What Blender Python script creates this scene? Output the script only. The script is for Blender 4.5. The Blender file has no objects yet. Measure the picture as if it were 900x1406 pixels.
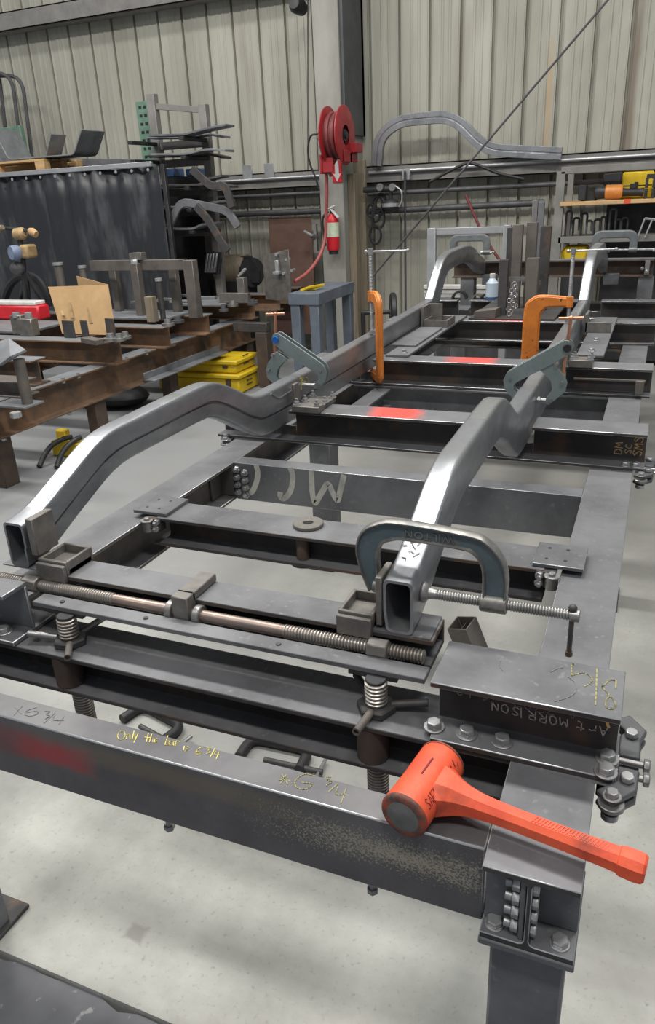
import bpy, math, random
from math import sin, cos, pi, radians as rad
from mathutils import Vector as V, Matrix
random.seed(7)
SC = bpy.context.scene
COL = SC.collection
T = 0.8                      # jig top above the floor; coordinates below are relative to the jig top

# ------------------------------------------------------------------ camera
R = Matrix(((0.9226, 0.38306, -0.04558), (0.11005, -0.3746, -0.92063), (-0.36973, 0.84436, -0.38776)))
CAM = V((0.12272, -0.69129, 0.79589)); FP = 1031.13
def at(px, py, x=None, y=None, z=None):
    r = R.transposed() @ V(((px-450)/FP, (py-703)/FP, 1.0))
    t = (x-CAM.x)/r.x if x is not None else (y-CAM.y)/r.y if y is not None else (z-CAM.z)/r.z
    return CAM + r*t
cd = bpy.data.cameras.new('camera'); cam = bpy.data.objects.new('camera', cd); COL.objects.link(cam)
m = Matrix.Identity(4)
for i in range(3):
    m[i][0] = R[0][i]; m[i][1] = -R[1][i]; m[i][2] = -R[2][i]
m[0][3], m[1][3], m[2][3] = CAM.x, CAM.y, CAM.z+T
cam.matrix_world = m
cd.sensor_fit = 'HORIZONTAL'; cd.sensor_width = 36.0; cd.lens = FP/900*36.0; cd.clip_start = .02
SC.camera = cam

# ------------------------------------------------------------------ materials
def mat(name, c1, c2=None, scale=6, rough=.5, rough2=None, metal=0., bump=0., detail=7, stretch=(1,1,1), patches=(), speck=None,
        lo=.35, hi=.65, coat=0.):
    M = bpy.data.materials.new(name); M.use_nodes = True
    nt = M.node_tree; N = nt.nodes; L = nt.links
    b = N['Principled BSDF']; b.inputs['Metallic'].default_value = metal; b.inputs['Roughness'].default_value = rough
    if coat: b.inputs['Coat Weight'].default_value = coat
    if c2 is None: c2 = tuple(c*.72 for c in c1)
    g = N.new('ShaderNodeNewGeometry')
    mp = N.new('ShaderNodeMapping'); mp.inputs['Scale'].default_value = stretch; L.new(g.outputs['Position'], mp.inputs['Vector'])
    n = N.new('ShaderNodeTexNoise'); n.inputs['Scale'].default_value = scale; n.inputs['Detail'].default_value = detail
    n.inputs['Roughness'].default_value = .62
    L.new(mp.outputs['Vector'], n.inputs['Vector'])
    n.inputs['Roughness'].default_value = .72 if detail > 10 else .62
    mr = N.new('ShaderNodeMapRange'); mr.inputs['From Min'].default_value = lo; mr.inputs['From Max'].default_value = hi
    L.new(n.outputs['Fac'], mr.inputs['Value'])
    mx = N.new('ShaderNodeMix'); mx.data_type = 'RGBA'
    mx.inputs['A'].default_value = (*c1, 1); mx.inputs['B'].default_value = (*c2, 1)
    L.new(mr.outputs['Result'], mx.inputs['Factor'])
    out = mx.outputs['Result']
    if rough2 is not None:
        mr2 = N.new('ShaderNodeMapRange'); mr2.inputs['From Min'].default_value = lo; mr2.inputs['From Max'].default_value = hi
        mr2.inputs['To Min'].default_value = rough; mr2.inputs['To Max'].default_value = rough2
        L.new(n.outputs['Fac'], mr2.inputs['Value']); L.new(mr2.outputs['Result'], b.inputs['Roughness'])
    metal_out = None
    if speck:                                  # speck = (colour, noise scale, low threshold, high threshold)
        n2 = N.new('ShaderNodeTexNoise'); n2.inputs['Scale'].default_value = speck[1]; n2.inputs['Detail'].default_value = 4
        L.new(mp.outputs['Vector'], n2.inputs['Vector'])
        r2 = N.new('ShaderNodeMapRange'); r2.inputs['From Min'].default_value = speck[2]; r2.inputs['From Max'].default_value = speck[3]
        L.new(n2.outputs['Fac'], r2.inputs['Value'])
        m2 = N.new('ShaderNodeMix'); m2.data_type = 'RGBA'; m2.inputs['B'].default_value = (*speck[0], 1)
        L.new(r2.outputs['Result'], m2.inputs['Factor']); L.new(out, m2.inputs['A']); out = m2.outputs['Result']
    for p in patches:                          # paint, dirt or painted-in shade with its own place: (centre, half size, colour, strength, noise scale[, softness])
        c, h, colr, st, ns = p[:5]; soft = p[5] if len(p) > 5 else .5
        s = N.new('ShaderNodeVectorMath'); s.operation = 'SUBTRACT'; s.inputs[1].default_value = (c[0], c[1], c[2]+T); L.new(g.outputs['Position'], s.inputs[0])
        d = N.new('ShaderNodeVectorMath'); d.operation = 'DIVIDE'; d.inputs[1].default_value = h; L.new(s.outputs[0], d.inputs[0])
        a = N.new('ShaderNodeVectorMath'); a.operation = 'ABSOLUTE'; L.new(d.outputs[0], a.inputs[0])
        sx = N.new('ShaderNodeSeparateXYZ'); L.new(a.outputs[0], sx.inputs[0])
        m1 = N.new('ShaderNodeMath'); m1.operation = 'MAXIMUM'; L.new(sx.outputs[0], m1.inputs[0]); L.new(sx.outputs[1], m1.inputs[1])
        m3 = N.new('ShaderNodeMath'); m3.operation = 'MAXIMUM'; L.new(m1.outputs[0], m3.inputs[0]); L.new(sx.outputs[2], m3.inputs[1])
        nn = N.new('ShaderNodeTexNoise'); nn.inputs['Scale'].default_value = ns; nn.inputs['Detail'].default_value = 6
        L.new(g.outputs['Position'], nn.inputs['Vector'])
        ad = N.new('ShaderNodeMath'); ad.operation = 'MULTIPLY_ADD'; ad.inputs[1].default_value = p[6] if len(p) > 6 else .9; L.new(nn.outputs['Fac'], ad.inputs[0]); L.new(m3.outputs[0], ad.inputs[2])
        rr = N.new('ShaderNodeMapRange'); rr.inputs['From Min'].default_value = 1.45; rr.inputs['From Max'].default_value = 1.45-soft
        rr.inputs['To Max'].default_value = st
        L.new(ad.outputs[0], rr.inputs['Value'])
        mm = N.new('ShaderNodeMix'); mm.data_type = 'RGBA'; mm.inputs['B'].default_value = (*colr, 1)
        L.new(rr.outputs['Result'], mm.inputs['Factor']); L.new(out, mm.inputs['A']); out = mm.outputs['Result']
    L.new(out, b.inputs['Base Color'])
    if bump:
        bp = N.new('ShaderNodeBump'); bp.inputs['Strength'].default_value = bump; bp.inputs['Distance'].default_value = .004
        n4 = N.new('ShaderNodeTexNoise'); n4.inputs['Scale'].default_value = scale*9; n4.inputs['Detail'].default_value = 5
        L.new(mp.outputs['Vector'], n4.inputs['Vector'])
        L.new(n4.outputs['Fac'], bp.inputs['Height']); L.new(bp.outputs['Normal'], b.inputs['Normal'])
    return M

DK = (.200, .203, .214); DK2 = (.115, .117, .125)
BR = (.20, .125, .08)
S_mill   = mat('hot rolled steel', DK, DK2, 5, .50, .62, .35, .05, speck=((.22,.22,.225), 60, .62, .75))
S_dark   = mat('dark scaled steel', (.085,.083,.084), (.048,.046,.046), 6, .5, .62, .35, .06, speck=((.13,.085,.06), 14, .55, .72))
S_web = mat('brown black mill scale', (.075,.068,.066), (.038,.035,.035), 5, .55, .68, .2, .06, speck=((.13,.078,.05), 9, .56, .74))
S_edge   = mat('ground bright steel edge', (.62,.63,.64), (.42,.43,.44), 30, .32, .45, .9)
RED1 = (.80,.085,.06)
S_x1 = mat('rolled steel with red spray near', DK, DK2, 5, .5, .62, .35, .05, patches=[((-.635,1.655,.114),(.105,.1,.02),RED1,.9,9,.55)])
S_x2 = mat('rolled steel with red spray middle', DK, DK2, 5, .5, .62, .35, .05, patches=[((-.575,2.55,.114),(.125,.12,.02),RED1,.8,9,.6)])
S_x3 = mat('rolled steel with red spray far', DK, DK2, 5, .5, .62, .35, .05, patches=[((-.60,3.64,.114),(.14,.14,.02),RED1,.8,9,.5)])
S_front = mat('front channel steel', (.150,.148,.153), (.095,.093,.098), 5, .48, .62, .35, .06,
    patches=[((-.12,.0508,-.055),(.40,.02,.062),(.40,.37,.29),.80,330,.35,2.1), ((-.50,.0508,-.03),(.30,.02,.026),(.20,.17,.12),.5,30,.6),
             ((-.735,.0508,-.052),(.10,.02,.034),(.50,.035,.04),.62,18,.7), ((-.90,.0508,-.05),(.17,.02,.04),(.25,.05,.05),.35,20,.5)])
S_rail = mat('bare tube steel', (.43,.44,.46), (.19,.195,.21), 8, .30, .48, .8, .03, stretch=(1,.45,1), lo=.33, hi=.68)
S_rail_bright = mat('ground tube steel', (.72,.73,.75), (.38,.39,.41), 12, .22, .40, .95, .02, stretch=(1,.4,1))
S_clean = mat('machined steel', (.42,.41,.40), (.24,.235,.23), 20, .34, .5, .8, .03)
S_rod = mat('threaded rod steel', (.44,.41,.38), (.27,.24,.21), 12, .34, .5, .85)
S_rodb = mat('brown tinted plain rod', (.40,.30,.25), (.24,.20,.18), 9, .33, .45, .8)
S_zinc = mat('zinc bolts', (.50,.50,.50), (.30,.30,.31), 40, .35, .5, .8)
S_block = mat('worn machined block', (.25,.235,.215), (.15,.14,.13), 18, .42, .58, .6, .06)
S_dog = mat('dark phosphate links', (.115,.118,.125), (.075,.077,.082), 14, .45, .55, .4, .05)
S_galv = mat('grey green clamp plate', (.30,.345,.34), (.22,.26,.26), 14, .42, .52, .55)
S_wilt = mat('blue grey clamp enamel', (.115,.165,.185), (.085,.12,.135), 14, .4, .55, .35, .06, speck=((.20,.19,.17), 40, .58, .72))
S_wilt_rim = mat('worn clamp rim', (.34,.32,.29), (.16,.17,.17), 40, .38, .5, .75)
S_greyclamp = mat('grey enamel clamp', (.20,.215,.22), (.14,.15,.155), 20, .4, .5, .4)
S_rust = mat('rusty beam', (.235,.135,.075), (.12,.075,.048), 4, .7, .8, .1, .1, speck=((.075,.06,.05), 7, .5, .7))
S_rustd = mat('dark brown rusty steel', (.115,.078,.058), (.06,.045,.038), 5, .65, .75, .2, .08)
S_tan = mat('brown grey scaled tube', (.19,.165,.145), (.11,.10,.092), 7, .5, .65, .4, .05)
S_ltop = mat('left table flange grey', (.26,.27,.285), (.17,.175,.185), 6, .5, .6, .4, .05)
M_orange = mat('orange enamel', (.68,.215,.03), (.50,.15,.025), 16, .38, .5, .0, .03, speck=((.07,.045,.03), 60, .64, .70))
M_hammer = mat('orange red urethane', (.78,.115,.045), (.64,.075,.030), 22, .42, .55, 0, .08, speck=((.30,.055,.03), 20, .56, .76))
M_hammer_dirty = mat('dirty urethane rim', (.30,.06,.03), (.06,.05,.045), 60, .6, .8, 0, .2)
M_hface = mat('dark scuffed hammer face', (.10,.10,.10), (.16,.16,.155), 40, .5, .65, .2, .1)
M_ink = mat('dark purple marker ink', (.22,.02,.03), None, 30, .6)
M_copper = mat('copper plated screw', (.72,.36,.22), (.50,.24,.15), 30, .33, .45, .85)
M_blue = mat('blue anodised cap', (.02,.16,.55), None, 20, .3, None, .4)
M_chalk_y = mat('yellow paint marker', (.72,.62,.16), (.62,.52,.12), 40, .7)
M_chalk_y2 = mat('worn yellow chalk', (.36,.33,.14), (.22,.21,.12), 120, .8)
M_chalk_w = mat('white chalk', (.50,.49,.47), (.36,.355,.34), 90, .8)
M_chalk_f = mat('faded chalk', (.24,.235,.225), (.15,.15,.15), 90, .8)
M_spray = mat('white spray paint', (.50,.49,.44), (.26,.255,.24), 25, .7, lo=.42, hi=.75)
M_chalk_o = mat('orange paint marker', (.80,.52,.22), (.62,.40,.16), 90, .7)
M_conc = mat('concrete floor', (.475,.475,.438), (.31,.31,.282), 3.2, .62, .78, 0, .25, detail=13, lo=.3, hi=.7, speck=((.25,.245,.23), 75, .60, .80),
    patches=[((-6.9,5.0,-.8),(7.0,4.7,.1),(.20,.208,.216),.92,1.3,.4), ((0.2,5.5,-.8),(3.6,4.9,.1),(.20,.195,.18),.75,1.4,.5),  # latter patch paints the shade beneath the table into the floor colour
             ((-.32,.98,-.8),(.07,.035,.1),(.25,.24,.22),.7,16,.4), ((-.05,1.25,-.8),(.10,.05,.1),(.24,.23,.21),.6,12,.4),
             ((.30,.55,-.8),(.22,.05,.1),(.33,.32,.30),.6,6,.5), ((-.40,.05,-.8),(.30,.05,.1),(.25,.245,.22),.5,5,.7), ((-.02,.18,-.8),(.09,.06,.1),(.22,.215,.20),.5,7,.7), ((-.62,.30,-.8),(.16,.035,.1),(.24,.235,.21),.45,6,.7), ((-.85,.27,-.8),(.03,.025,.1),(.26,.25,.23),.8,30,.4), ((.42,1.7,-.8),(.5,.12,.1),(.28,.275,.26),.6,4,.5)])  # small stains, plus the front beam's soft shadow bands painted into the floor
M_dfloor = mat('dark coated floor', (.135,.138,.150), (.095,.097,.105), 4, .55, .65, 0, .08, speck=((.30,.30,.30), 30, .66, .72))
M_wall = mat('painted panel wall', (.43,.424,.362), (.29,.284,.238), 1.3, .62, .72, 0, .03, stretch=(2.2,1,.35), lo=.3, hi=.72,
    speck=((.30,.28,.23), 2.2, .56, .78), patches=[((-.25,7.2,1.6),(.06,.2,1.3),(.14,.09,.06),.7,3,.7), ((-.95,7.2,1.5),(.03,.2,.6),(.45,.30,.16),.6,5,.6)])
M_girt = mat('dusty girt steel', (.26,.25,.235), (.17,.165,.155), 4, .6, .7, .2, .05)
M_pipe = mat('galvanised conduit', (.50,.51,.53), (.38,.39,.40), 9, .35, .45, .6)
M_pipe_d = mat('dark pipe', (.10,.10,.105), (.06,.06,.065), 9, .5, .6, .3)
M_conc_col = mat('grey column concrete', (.33,.325,.295), (.23,.225,.20), 2.5, .75, .8, 0, .1, stretch=(1.5,1,.5))
M_col_dark = mat('dark column steel', (.10,.105,.11), (.065,.068,.072), 3, .5, .6, .3)
M_wood_d = mat('weathered board', (.27,.225,.165), (.16,.13,.09), 3, .75, .8, 0, .08, stretch=(6,6,.5))
M_wood = mat('pine pallet wood', (.60,.40,.20), (.44,.28,.13), 5, .7, .8, 0, .05, stretch=(.6,5,5))
M_card = mat('brown cardboard', (.52,.335,.165), (.44,.28,.135), 8, .8, .85, 0, .03, speck=((.22,.15,.09), 9, .66, .76))
M_curt = mat('black vinyl curtain', (.022,.023,.027), (.12,.125,.135), 1.8, .42, .6, 0, .03, stretch=(2.5,2.5,.6), lo=.5, hi=.82)
M_black = mat('black rubber', (.022,.022,.024), (.014,.014,.015), 12, .5)
M_blackm = mat('black painted steel', (.05,.05,.053), (.03,.03,.032), 7, .45, .6, .4, .04)
M_red = mat('red enamel', (.36,.025,.03), (.27,.018,.022), 8, .35, .5)
M_redp = mat('red plastic', (.66,.02,.03), (.52,.015,.025), 8, .4)
M_hose = mat('pink red air hose', (.40,.105,.095), (.30,.08,.075), 10, .5)
M_hosed = mat('dark red hose', (.22,.05,.05), (.13,.03,.035), 10, .5)
M_white = mat('white enamel', (.72,.71,.68), None, 10, .5)
M_bluewhite = mat('pale blue plastic bottle', (.62,.72,.82), (.55,.65,.76), 10, .4)
M_lab = mat('pale green label', (.62,.68,.50), (.50,.58,.44), 40, .6)
M_yel = mat('yellow plastic', (.72,.50,.015), (.58,.40,.012), 8, .45, .55)
M_bsteel = mat('blue grey painted bench', (.16,.185,.225), (.11,.13,.16), 6, .45, .6, .3, .05)
M_green = mat('green rack enamel', (.16,.27,.20), (.10,.18,.14), 9, .55)
M_bluep = mat('blue plastic bin', (.06,.13,.30), None, 8, .5)
M_tape = mat('orange red tape', (.80,.10,.03), None, 8, .5)
M_amber = mat('amber motor housing', (.75,.28,.06), None, 8, .4)
M_maskb = mat('blue grey mask plastic', (.20,.25,.36), (.13,.17,.26), 20, .5)
M_maskt = mat('tan leather', (.42,.29,.14), (.30,.20,.10), 20, .6)
M_brownp = mat('rust brown sheet', (.20,.115,.085), (.12,.07,.055), 2.5, .6, .7, .1, .06)

# ------------------------------------------------------------------ mesh builder
class MB:
    def __init__(s): s.v = []; s.f = []; s.sm = True
    def add(s, vs, fs):
        b = len(s.v); s.v += [V(p) for p in vs]; s.f += [tuple(b+i for i in f) for f in fs]; return s
    def box(s, x0, x1, y0, y1, z0, z1):
        return s.add([(x0,y0,z0),(x1,y0,z0),(x1,y1,z0),(x0,y1,z0),(x0,y0,z1),(x1,y0,z1),(x1,y1,z1),(x0,y1,z1)],
                     [(3,2,1,0),(4,5,6,7),(0,1,5,4),(1,2,6,5),(2,3,7,6),(3,0,4,7)])
    def bar(s, p0, p1, w, h, up=(0,0,1)):          # rectangular bar between two points; w across, h along up
        p0, p1, up = V(p0), V(p1), V(up); d = (p1-p0).normalized(); a = d.cross(up).normalized()*w/2; u = a.cross(d).normalized()*h/2
        return s.add([p0-a-u,p0+a-u,p1+a-u,p1-a-u,p0-a+u,p0+a+u,p1+a+u,p1-a+u],
                     [(3,2,1,0),(4,5,6,7),(0,1,5,4),(1,2,6,5),(2,3,7,6),(3,0,4,7)])
    def prism(s, poly, off):                       # planar polygon swept by a vector
        poly = [V(p) for p in poly]; off = V(off); n = len(poly)
        nrm = sum(((poly[i]-poly[0]).cross(poly[(i+1)%n]-poly[0]) for i in range(1, n-1)), V((0,0,0)))
        if nrm.dot(off) > 0: poly = poly[::-1]
        return s.add(poly+[p+off for p in poly], [tuple(range(n)), tuple(range(2*n-1, n-1, -1))]+[((i+1)%n, i, n+i, n+(i+1)%n) for i in range(n)])
    def loft(s, rings, cap=True, closed=False):    # rings of equal length
        n = len(rings[0]); vs = [p for r in rings for p in r]; fs = []; k = len(rings)
        for j in range(k if closed else k-1):
            a = j*n; b = ((j+1)%k)*n
            fs += [(a+i, a+(i+1)%n, b+(i+1)%n, b+i) for i in range(n)]
        if cap and not closed: fs += [tuple(range(n-1,-1,-1)), tuple(range((k-1)*n, k*n))]
        return s.add(vs, fs)
    def cyl(s, p0, p1, r, n=16, r2=None, cap=True, ph=0.):
        p0, p1 = V(p0), V(p1); return s.rev(p0, (p1-p0), [(0,r),(1,r if r2 is None else r2)], n, cap, ph)
    def rev(s, p0, axis, prof, n=16, cap=True, ph=0.):   # prof: (fraction along the axis, radius)
        p0, axis = V(p0), V(axis); d = axis.normalized(); a = d.orthogonal().normalized(); b = d.cross(a)
        return s.loft([[p0+axis*t+(a*cos(2*pi*i/n+ph)+b*sin(2*pi*i/n+ph))*max(r,1e-4) for i in range(n)] for t, r in prof], cap)
    def tube(s, pts, r, n=8, closed=False, flat=None):
        pts = [V(p) for p in pts]; k = len(pts); rings = []; a = None
        for j in range(k):
            d = (pts[(j+1)%k]-pts[j-1]) if closed or 0 < j < k-1 else (pts[1]-pts[0] if j == 0 else pts[-1]-pts[-2])
            d.normalize()
            a = (d.orthogonal() if a is None else a-d*a.dot(d)).normalized(); b = d.cross(a)
            rr = r[j] if isinstance(r, (list,tuple)) else r
            rings.append([pts[j]+(a*cos(2*pi*i/n)+b*sin(2*pi*i/n))*rr for i in range(n)])
        return s.loft(rings, True, closed)
    def thread(s, p0, p1, r, pitch, depth, n=14):
        p0, p1 = V(p0), V(p1); Ln = (p1-p0).length; k = max(2, int(Ln/pitch)); pr = []
        for i in range(k): pr += [(i/k, r-depth), ((i+.28)/k, r), ((i+.62)/k, r)]
        pr.append((1, r-depth)); return s.rev(p0, p1-p0, pr, n)
    def hexa(s, p, axis, r, h):
        p, axis = V(p), V(axis).normalized(); return s.rev(p, axis*h, [(0,r),(.8,r),(1,r*.86)], 6)
    def sphere(s, c, r, n=12, sc=(1,1,1)):
        c = V(c); m0 = len(s.v)
        s.rev(c-V((0,0,r)), V((0,0,2*r)), [((1-cos(pi*t/8))/2, r*sin(pi*t/8)) for t in range(9)], n)
        for i in range(m0, len(s.v)): d = s.v[i]-c; s.v[i] = c+V((d.x*sc[0], d.y*sc[1], d.z*sc[2]))
        return s
    def ibeam(s, ax, a0, a1, c, zt, w, h, tf, tw, rf=.007):    # I section along x or y; c = centre across
        hw, ht = w/2, tw/2
        q = [(-hw,0),(hw,0),(hw,-tf),(ht+rf,-tf),(ht+rf*.3,-tf-rf*.3),(ht,-tf-rf),(ht,-h+tf+rf),(ht+rf*.3,-h+tf+rf*.3),(ht+rf,-h+tf),(hw,-h+tf),(hw,-h)]
        q = q+[(-x,z) for x,z in q[::-1][:-1]]
        q = [p for i, p in enumerate(q) if p != q[i-1]]
        return s.section(ax, a0, a1, c, zt, q)
    def section(s, ax, a0, a1, c, zt, q):
        if ax == 'x': return s.prism([(a0, c+u, zt+w) for u, w in q], (a1-a0, 0, 0))
        return s.prism([(c+u, a0, zt+w) for u, w in q], (0, a1-a0, 0))
    def rtube(s, p0, p1, w, h, t, up=(0,0,1)):     # open rectangular tube
        p0, p1, up = V(p0), V(p1), V(up); d = (p1-p0).normalized(); a = d.cross(up).normalized(); u = a.cross(d).normalized()
        def ring(p, ww, hh): return [p-a*ww-u*hh, p+a*ww-u*hh, p+a*ww+u*hh, p-a*ww+u*hh]
        o, i = (w/2, h/2), (w/2-t, h/2-t)
        return s.loft([ring(p0,*o), ring(p1,*o), ring(p1,*i), ring(p0,*i)], False, True)

def obj(name, mb, material, parent=None, bevel=0., edge=None, seg=1, ang=38, base=None, smooth=True):
    me = bpy.data.meshes.new(name)
    b = V(parent['_b']) if parent is not None else V(base or (0,0,-T))
    if parent is None and base is None: b = V((0,0,-T))
    me.from_pydata([tuple(p-b) for p in mb.v], [], mb.f); me.validate()
    mats = material if isinstance(material, (list,tuple)) else [material]
    for q in mats: me.materials.append(q)
    import bmesh
    bm = bmesh.new(); bm.from_mesh(me); bmesh.ops.recalc_face_normals(bm, faces=bm.faces); bm.to_mesh(me); bm.free()
    if smooth:
        me.shade_smooth(); me.set_sharp_from_angle(angle=rad(ang))
    o = bpy.data.objects.new(name, me); COL.objects.link(o)
    if parent is not None: o.parent = parent
    else: o.location = b+V((0,0,T))
    o['_b'] = tuple(b)
    if bevel:
        md = o.modifiers.new('bevel', 'BEVEL'); md.width = bevel; md.segments = seg; md.limit_method = 'ANGLE'; md.angle_limit = rad(50)
        if edge is not None: me.materials.append(edge); md.material = len(me.materials)-1
    return o
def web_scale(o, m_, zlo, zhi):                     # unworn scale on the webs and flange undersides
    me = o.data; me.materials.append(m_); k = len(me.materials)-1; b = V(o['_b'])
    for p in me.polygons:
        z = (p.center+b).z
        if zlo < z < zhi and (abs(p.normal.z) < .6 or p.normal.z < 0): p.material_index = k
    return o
def thing(name, label, cat, base, group=None):
    o = bpy.data.objects.new(name, None); COL.objects.link(o); o.empty_display_size = .05
    o.location = V(base)+V((0,0,T)); o['_b'] = tuple(base); o['label'] = label; o['category'] = cat
    if group: o['group'] = group
    return o
def single(name, mb, material, label, cat, group=None, **k):
    lo = [min(p[i] for p in mb.v) for i in range(3)]; hi = [max(p[i] for p in mb.v) for i in range(3)]
    o = obj(name, mb, material, None, base=((lo[0]+hi[0])/2, (lo[1]+hi[1])/2, lo[2]), **k); o['label'] = label; o['category'] = cat
    if group: o['group'] = group
    return o
def struct(name, mb, material, **k):
    o = obj(name, mb, material, **k); o['kind'] = 'structure'; return o
def dup(root, off, label=None):
    b = V(root['_b'])+V(off)
    r = root.copy(); COL.objects.link(r); r.location = root.location+V(off); r['_b'] = tuple(b)
    if label: r['label'] = label
    for ch in list(root.children):
        c = ch.copy(); COL.objects.link(c); c.parent = r; c['_b'] = tuple(b)
        for g in list(ch.children):
            d = g.copy(); COL.objects.link(d); d.parent = c
    return r
def part_copy(o, off):
    c = o.copy(); COL.objects.link(c); c.location = o.location+V(off); return c
def smooth_path(pts, k=4, closed=False):
    pts = [V(p) for p in pts]; n = len(pts); out = []
    for i in range(n if closed else n-1):
        p0 = pts[i-1] if closed or i else pts[0]*2-pts[1]; p1 = pts[i]; p2 = pts[(i+1)%n]
        p3 = pts[(i+2)%n] if closed or i+2 < n else p2*2-p1
        for j in range(k):
            t = j/k; out.append(.5*((2*p1)+(p2-p0)*t+(2*p0-5*p1+4*p2-p3)*t*t+(3*p1-p0-3*p2+p3)*t**3))
    if not closed: out.append(pts[-1])
    return out
def fillet(pts, r, n=5):                            # round the corners of an open polyline
    pts = [V(p) for p in pts]; out = [pts[0]]
    for i in range(1, len(pts)-1):
        a, b, c = pts[i-1], pts[i], pts[i+1]; u = (a-b); v = (c-b)
        q = min(r, u.length*.48, v.length*.48); s0 = b+u.normalized()*q; s1 = b+v.normalized()*q
        for j in range(n+1):
            t = j/n; out.append(s0*(1-t)**2+b*2*t*(1-t)+s1*t*t)
    out.append(pts[-1]); return out
def strokes(mb, lines, w, nrm, lift=.0006, th=.0004):
    nrm = V(nrm)
    for ln in lines:
        ln = [V(p)+nrm*lift for p in ln]
        for a, b in zip(ln, ln[1:]):
            d = (b-a)
            if d.length < 1e-5: continue
            d.normalize(); ww = w*random.uniform(.9, 1.06)
            mb.bar(a-d*w*.3, b+d*w*.3, ww, th, nrm)
    return mb
# plain stroke letters in a 1 x 1.4 box
GL = {'A':[[(0,0),(.5,1.4),(1,0)],[(.2,.5),(.8,.5)]], 'R':[[(0,0),(0,1.4),(.8,1.3),(.8,.8),(0,.7),(.9,0)]], 'T':[[(.5,0),(.5,1.4)],[(0,1.4),(1,1.4)]],
 'r':[[(.1,0),(.1,.9)],[(.1,.6),(.5,.9),(.8,.8)]], 't':[[(.45,1.3),(.45,.1),(.8,0)],[(.05,.9),(.9,.9)]],
 'M':[[(0,0),(.1,1.4),(.5,.4),(.9,1.4),(1,0)]], 'O':[[(.5,0),(.05,.4),(.1,1.1),(.5,1.4),(.95,1),(.9,.3),(.5,0)]], 'I':[[(.5,0),(.5,1.4)]],
 'S':[[(.95,1.2),(.5,1.4),(.1,1.1),(.8,.6),(.9,.2),(.5,0),(.05,.2)]], 'N':[[(0,0),(0,1.4),(.9,0),(.9,1.4)]], 'F':[[(0,0),(0,1.4),(.9,1.4)],[(0,.75),(.7,.75)]],
 'E':[[(.9,0),(0,0),(0,1.4),(.9,1.4)],[(0,.7),(.7,.7)]], 'Y':[[(.5,0),(.5,.7),(0,1.4)],[(.5,.7),(1,1.4)]], 'D':[[(0,0),(0,1.4),(.6,1.3),(.95,.7),(.6,.1),(0,0)]],
 'U':[[(0,1.4),(.05,.2),(.5,0),(.9,.2),(.95,1.4)]], 'G':[[(.9,1.2),(.5,1.4),(.05,.8),(.2,.1),(.7,0),(.95,.3),(.95,.6),(.5,.6)]], 'C':[[(.9,1.2),(.5,1.4),(.05,.9),(.1,.3),(.5,0),(.9,.2)]],
 '1':[[(.5,0),(.5,1.4)]], '2':[[(.05,1.1),(.5,1.4),(.9,1),(.05,0),(.95,0)]], '3':[[(.05,1.3),(.6,1.4),(.8,1.1),(.3,.75),(.9,.5),(.6,0),(.05,.1)]],
 '6':[[(.8,1.35),(.2,.8),(.05,.3),(.5,0),(.9,.3),(.6,.65),(.1,.4)]], '7':[[(0,1.4),(.95,1.4),(.3,0)]], '9':[[(.85,1),(.5,1.4),(.1,1.1),(.2,.75),(.8,.85),(.85,1),(.6,0)]],
 '-':[[(.1,.7),(.9,.7)]], '.':[[(.45,0),(.55,.08)]], ' ':[], '5':[[(.9,1.4),(.1,1.4),(.1,.8),(.7,.85),(.9,.4),(.5,0),(.05,.1)]], 'W':[[(0,1.4),(.2,0),(.5,1),(.8,0),(1,1.4)]]}
def write(mb, text, o, u, v, size, w, nrm, adv=1.35, jit=.06):
    o, u, v = V(o), V(u), V(v); k = 0
    for ch in text:
        st = [[o+u*size*(k+x+random.uniform(-jit,jit))+v*size*(y+random.uniform(-jit,jit)) for x, y in l] for l in GL[ch]]
        strokes(mb, st, w, nrm); k += adv*(.5 if ch in '.1I ' else 1)
    return mb
def pix(lines, ox, oy, s, **k):                     # readings off a 3x enlargement -> points on a known surface
    return [smooth_path([at(ox+x/s, oy+y/s, **k) for x, y in l], 4) if len(l) > 2 else [at(ox+x/s, oy+y/s, **k) for x, y in l] for l in lines]

# ------------------------------------------------------------------ the setting: floor, dark coated slab, back wall
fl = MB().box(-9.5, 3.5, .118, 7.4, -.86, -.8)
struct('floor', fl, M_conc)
random.seed(3)
edge = [(-6+ i*.045, .112+random.uniform(-.010,.010)+(.02 if -.93 < -6+i*.045 < -.87 else 0)) for i in range(212)]
fd = MB().prism([(-6,-3.2,-.862)]+[(3.5,-3.2,-.862)]+[(3.5,.11,-.862)]+[(x,y,-.862) for x,y in edge[::-1]], (0,0,.05))
struct('floor_coated', fd, M_dfloor, smooth=False)
WY = 7.2
def rib_wall():
    mb = MB(); x = -9.6; pts = []; pitch = .2935
    x0 = at(550, 100, y=WY).x; n0 = int((x0+9.6)/pitch); x = x0-n0*pitch
    while x < 3.4:
        pts += [(x-.030,0),(x-.022,-.012),(x-.014,-.012),(x-.010,.030),(x+.010,.030),(x+.014,-.012),(x+.030,0),(x+.10,0),(x+.108,-.007),(x+.122,-.007),(x+.13,0),(x+.17,0),(x+.178,-.007),(x+.192,-.007),(x+.20,0)]
        x += pitch
    vs = [(a, WY+b, -.8) for a,b in pts]+[(a, WY+b, 4.6) for a,b in pts]; n = len(pts)
    mb.add(vs, [(i, i+1, n+i+1, n+i) for i in range(n-1)])
    return mb
struct('wall_back', rib_wall(), M_wall, smooth=False)
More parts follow.
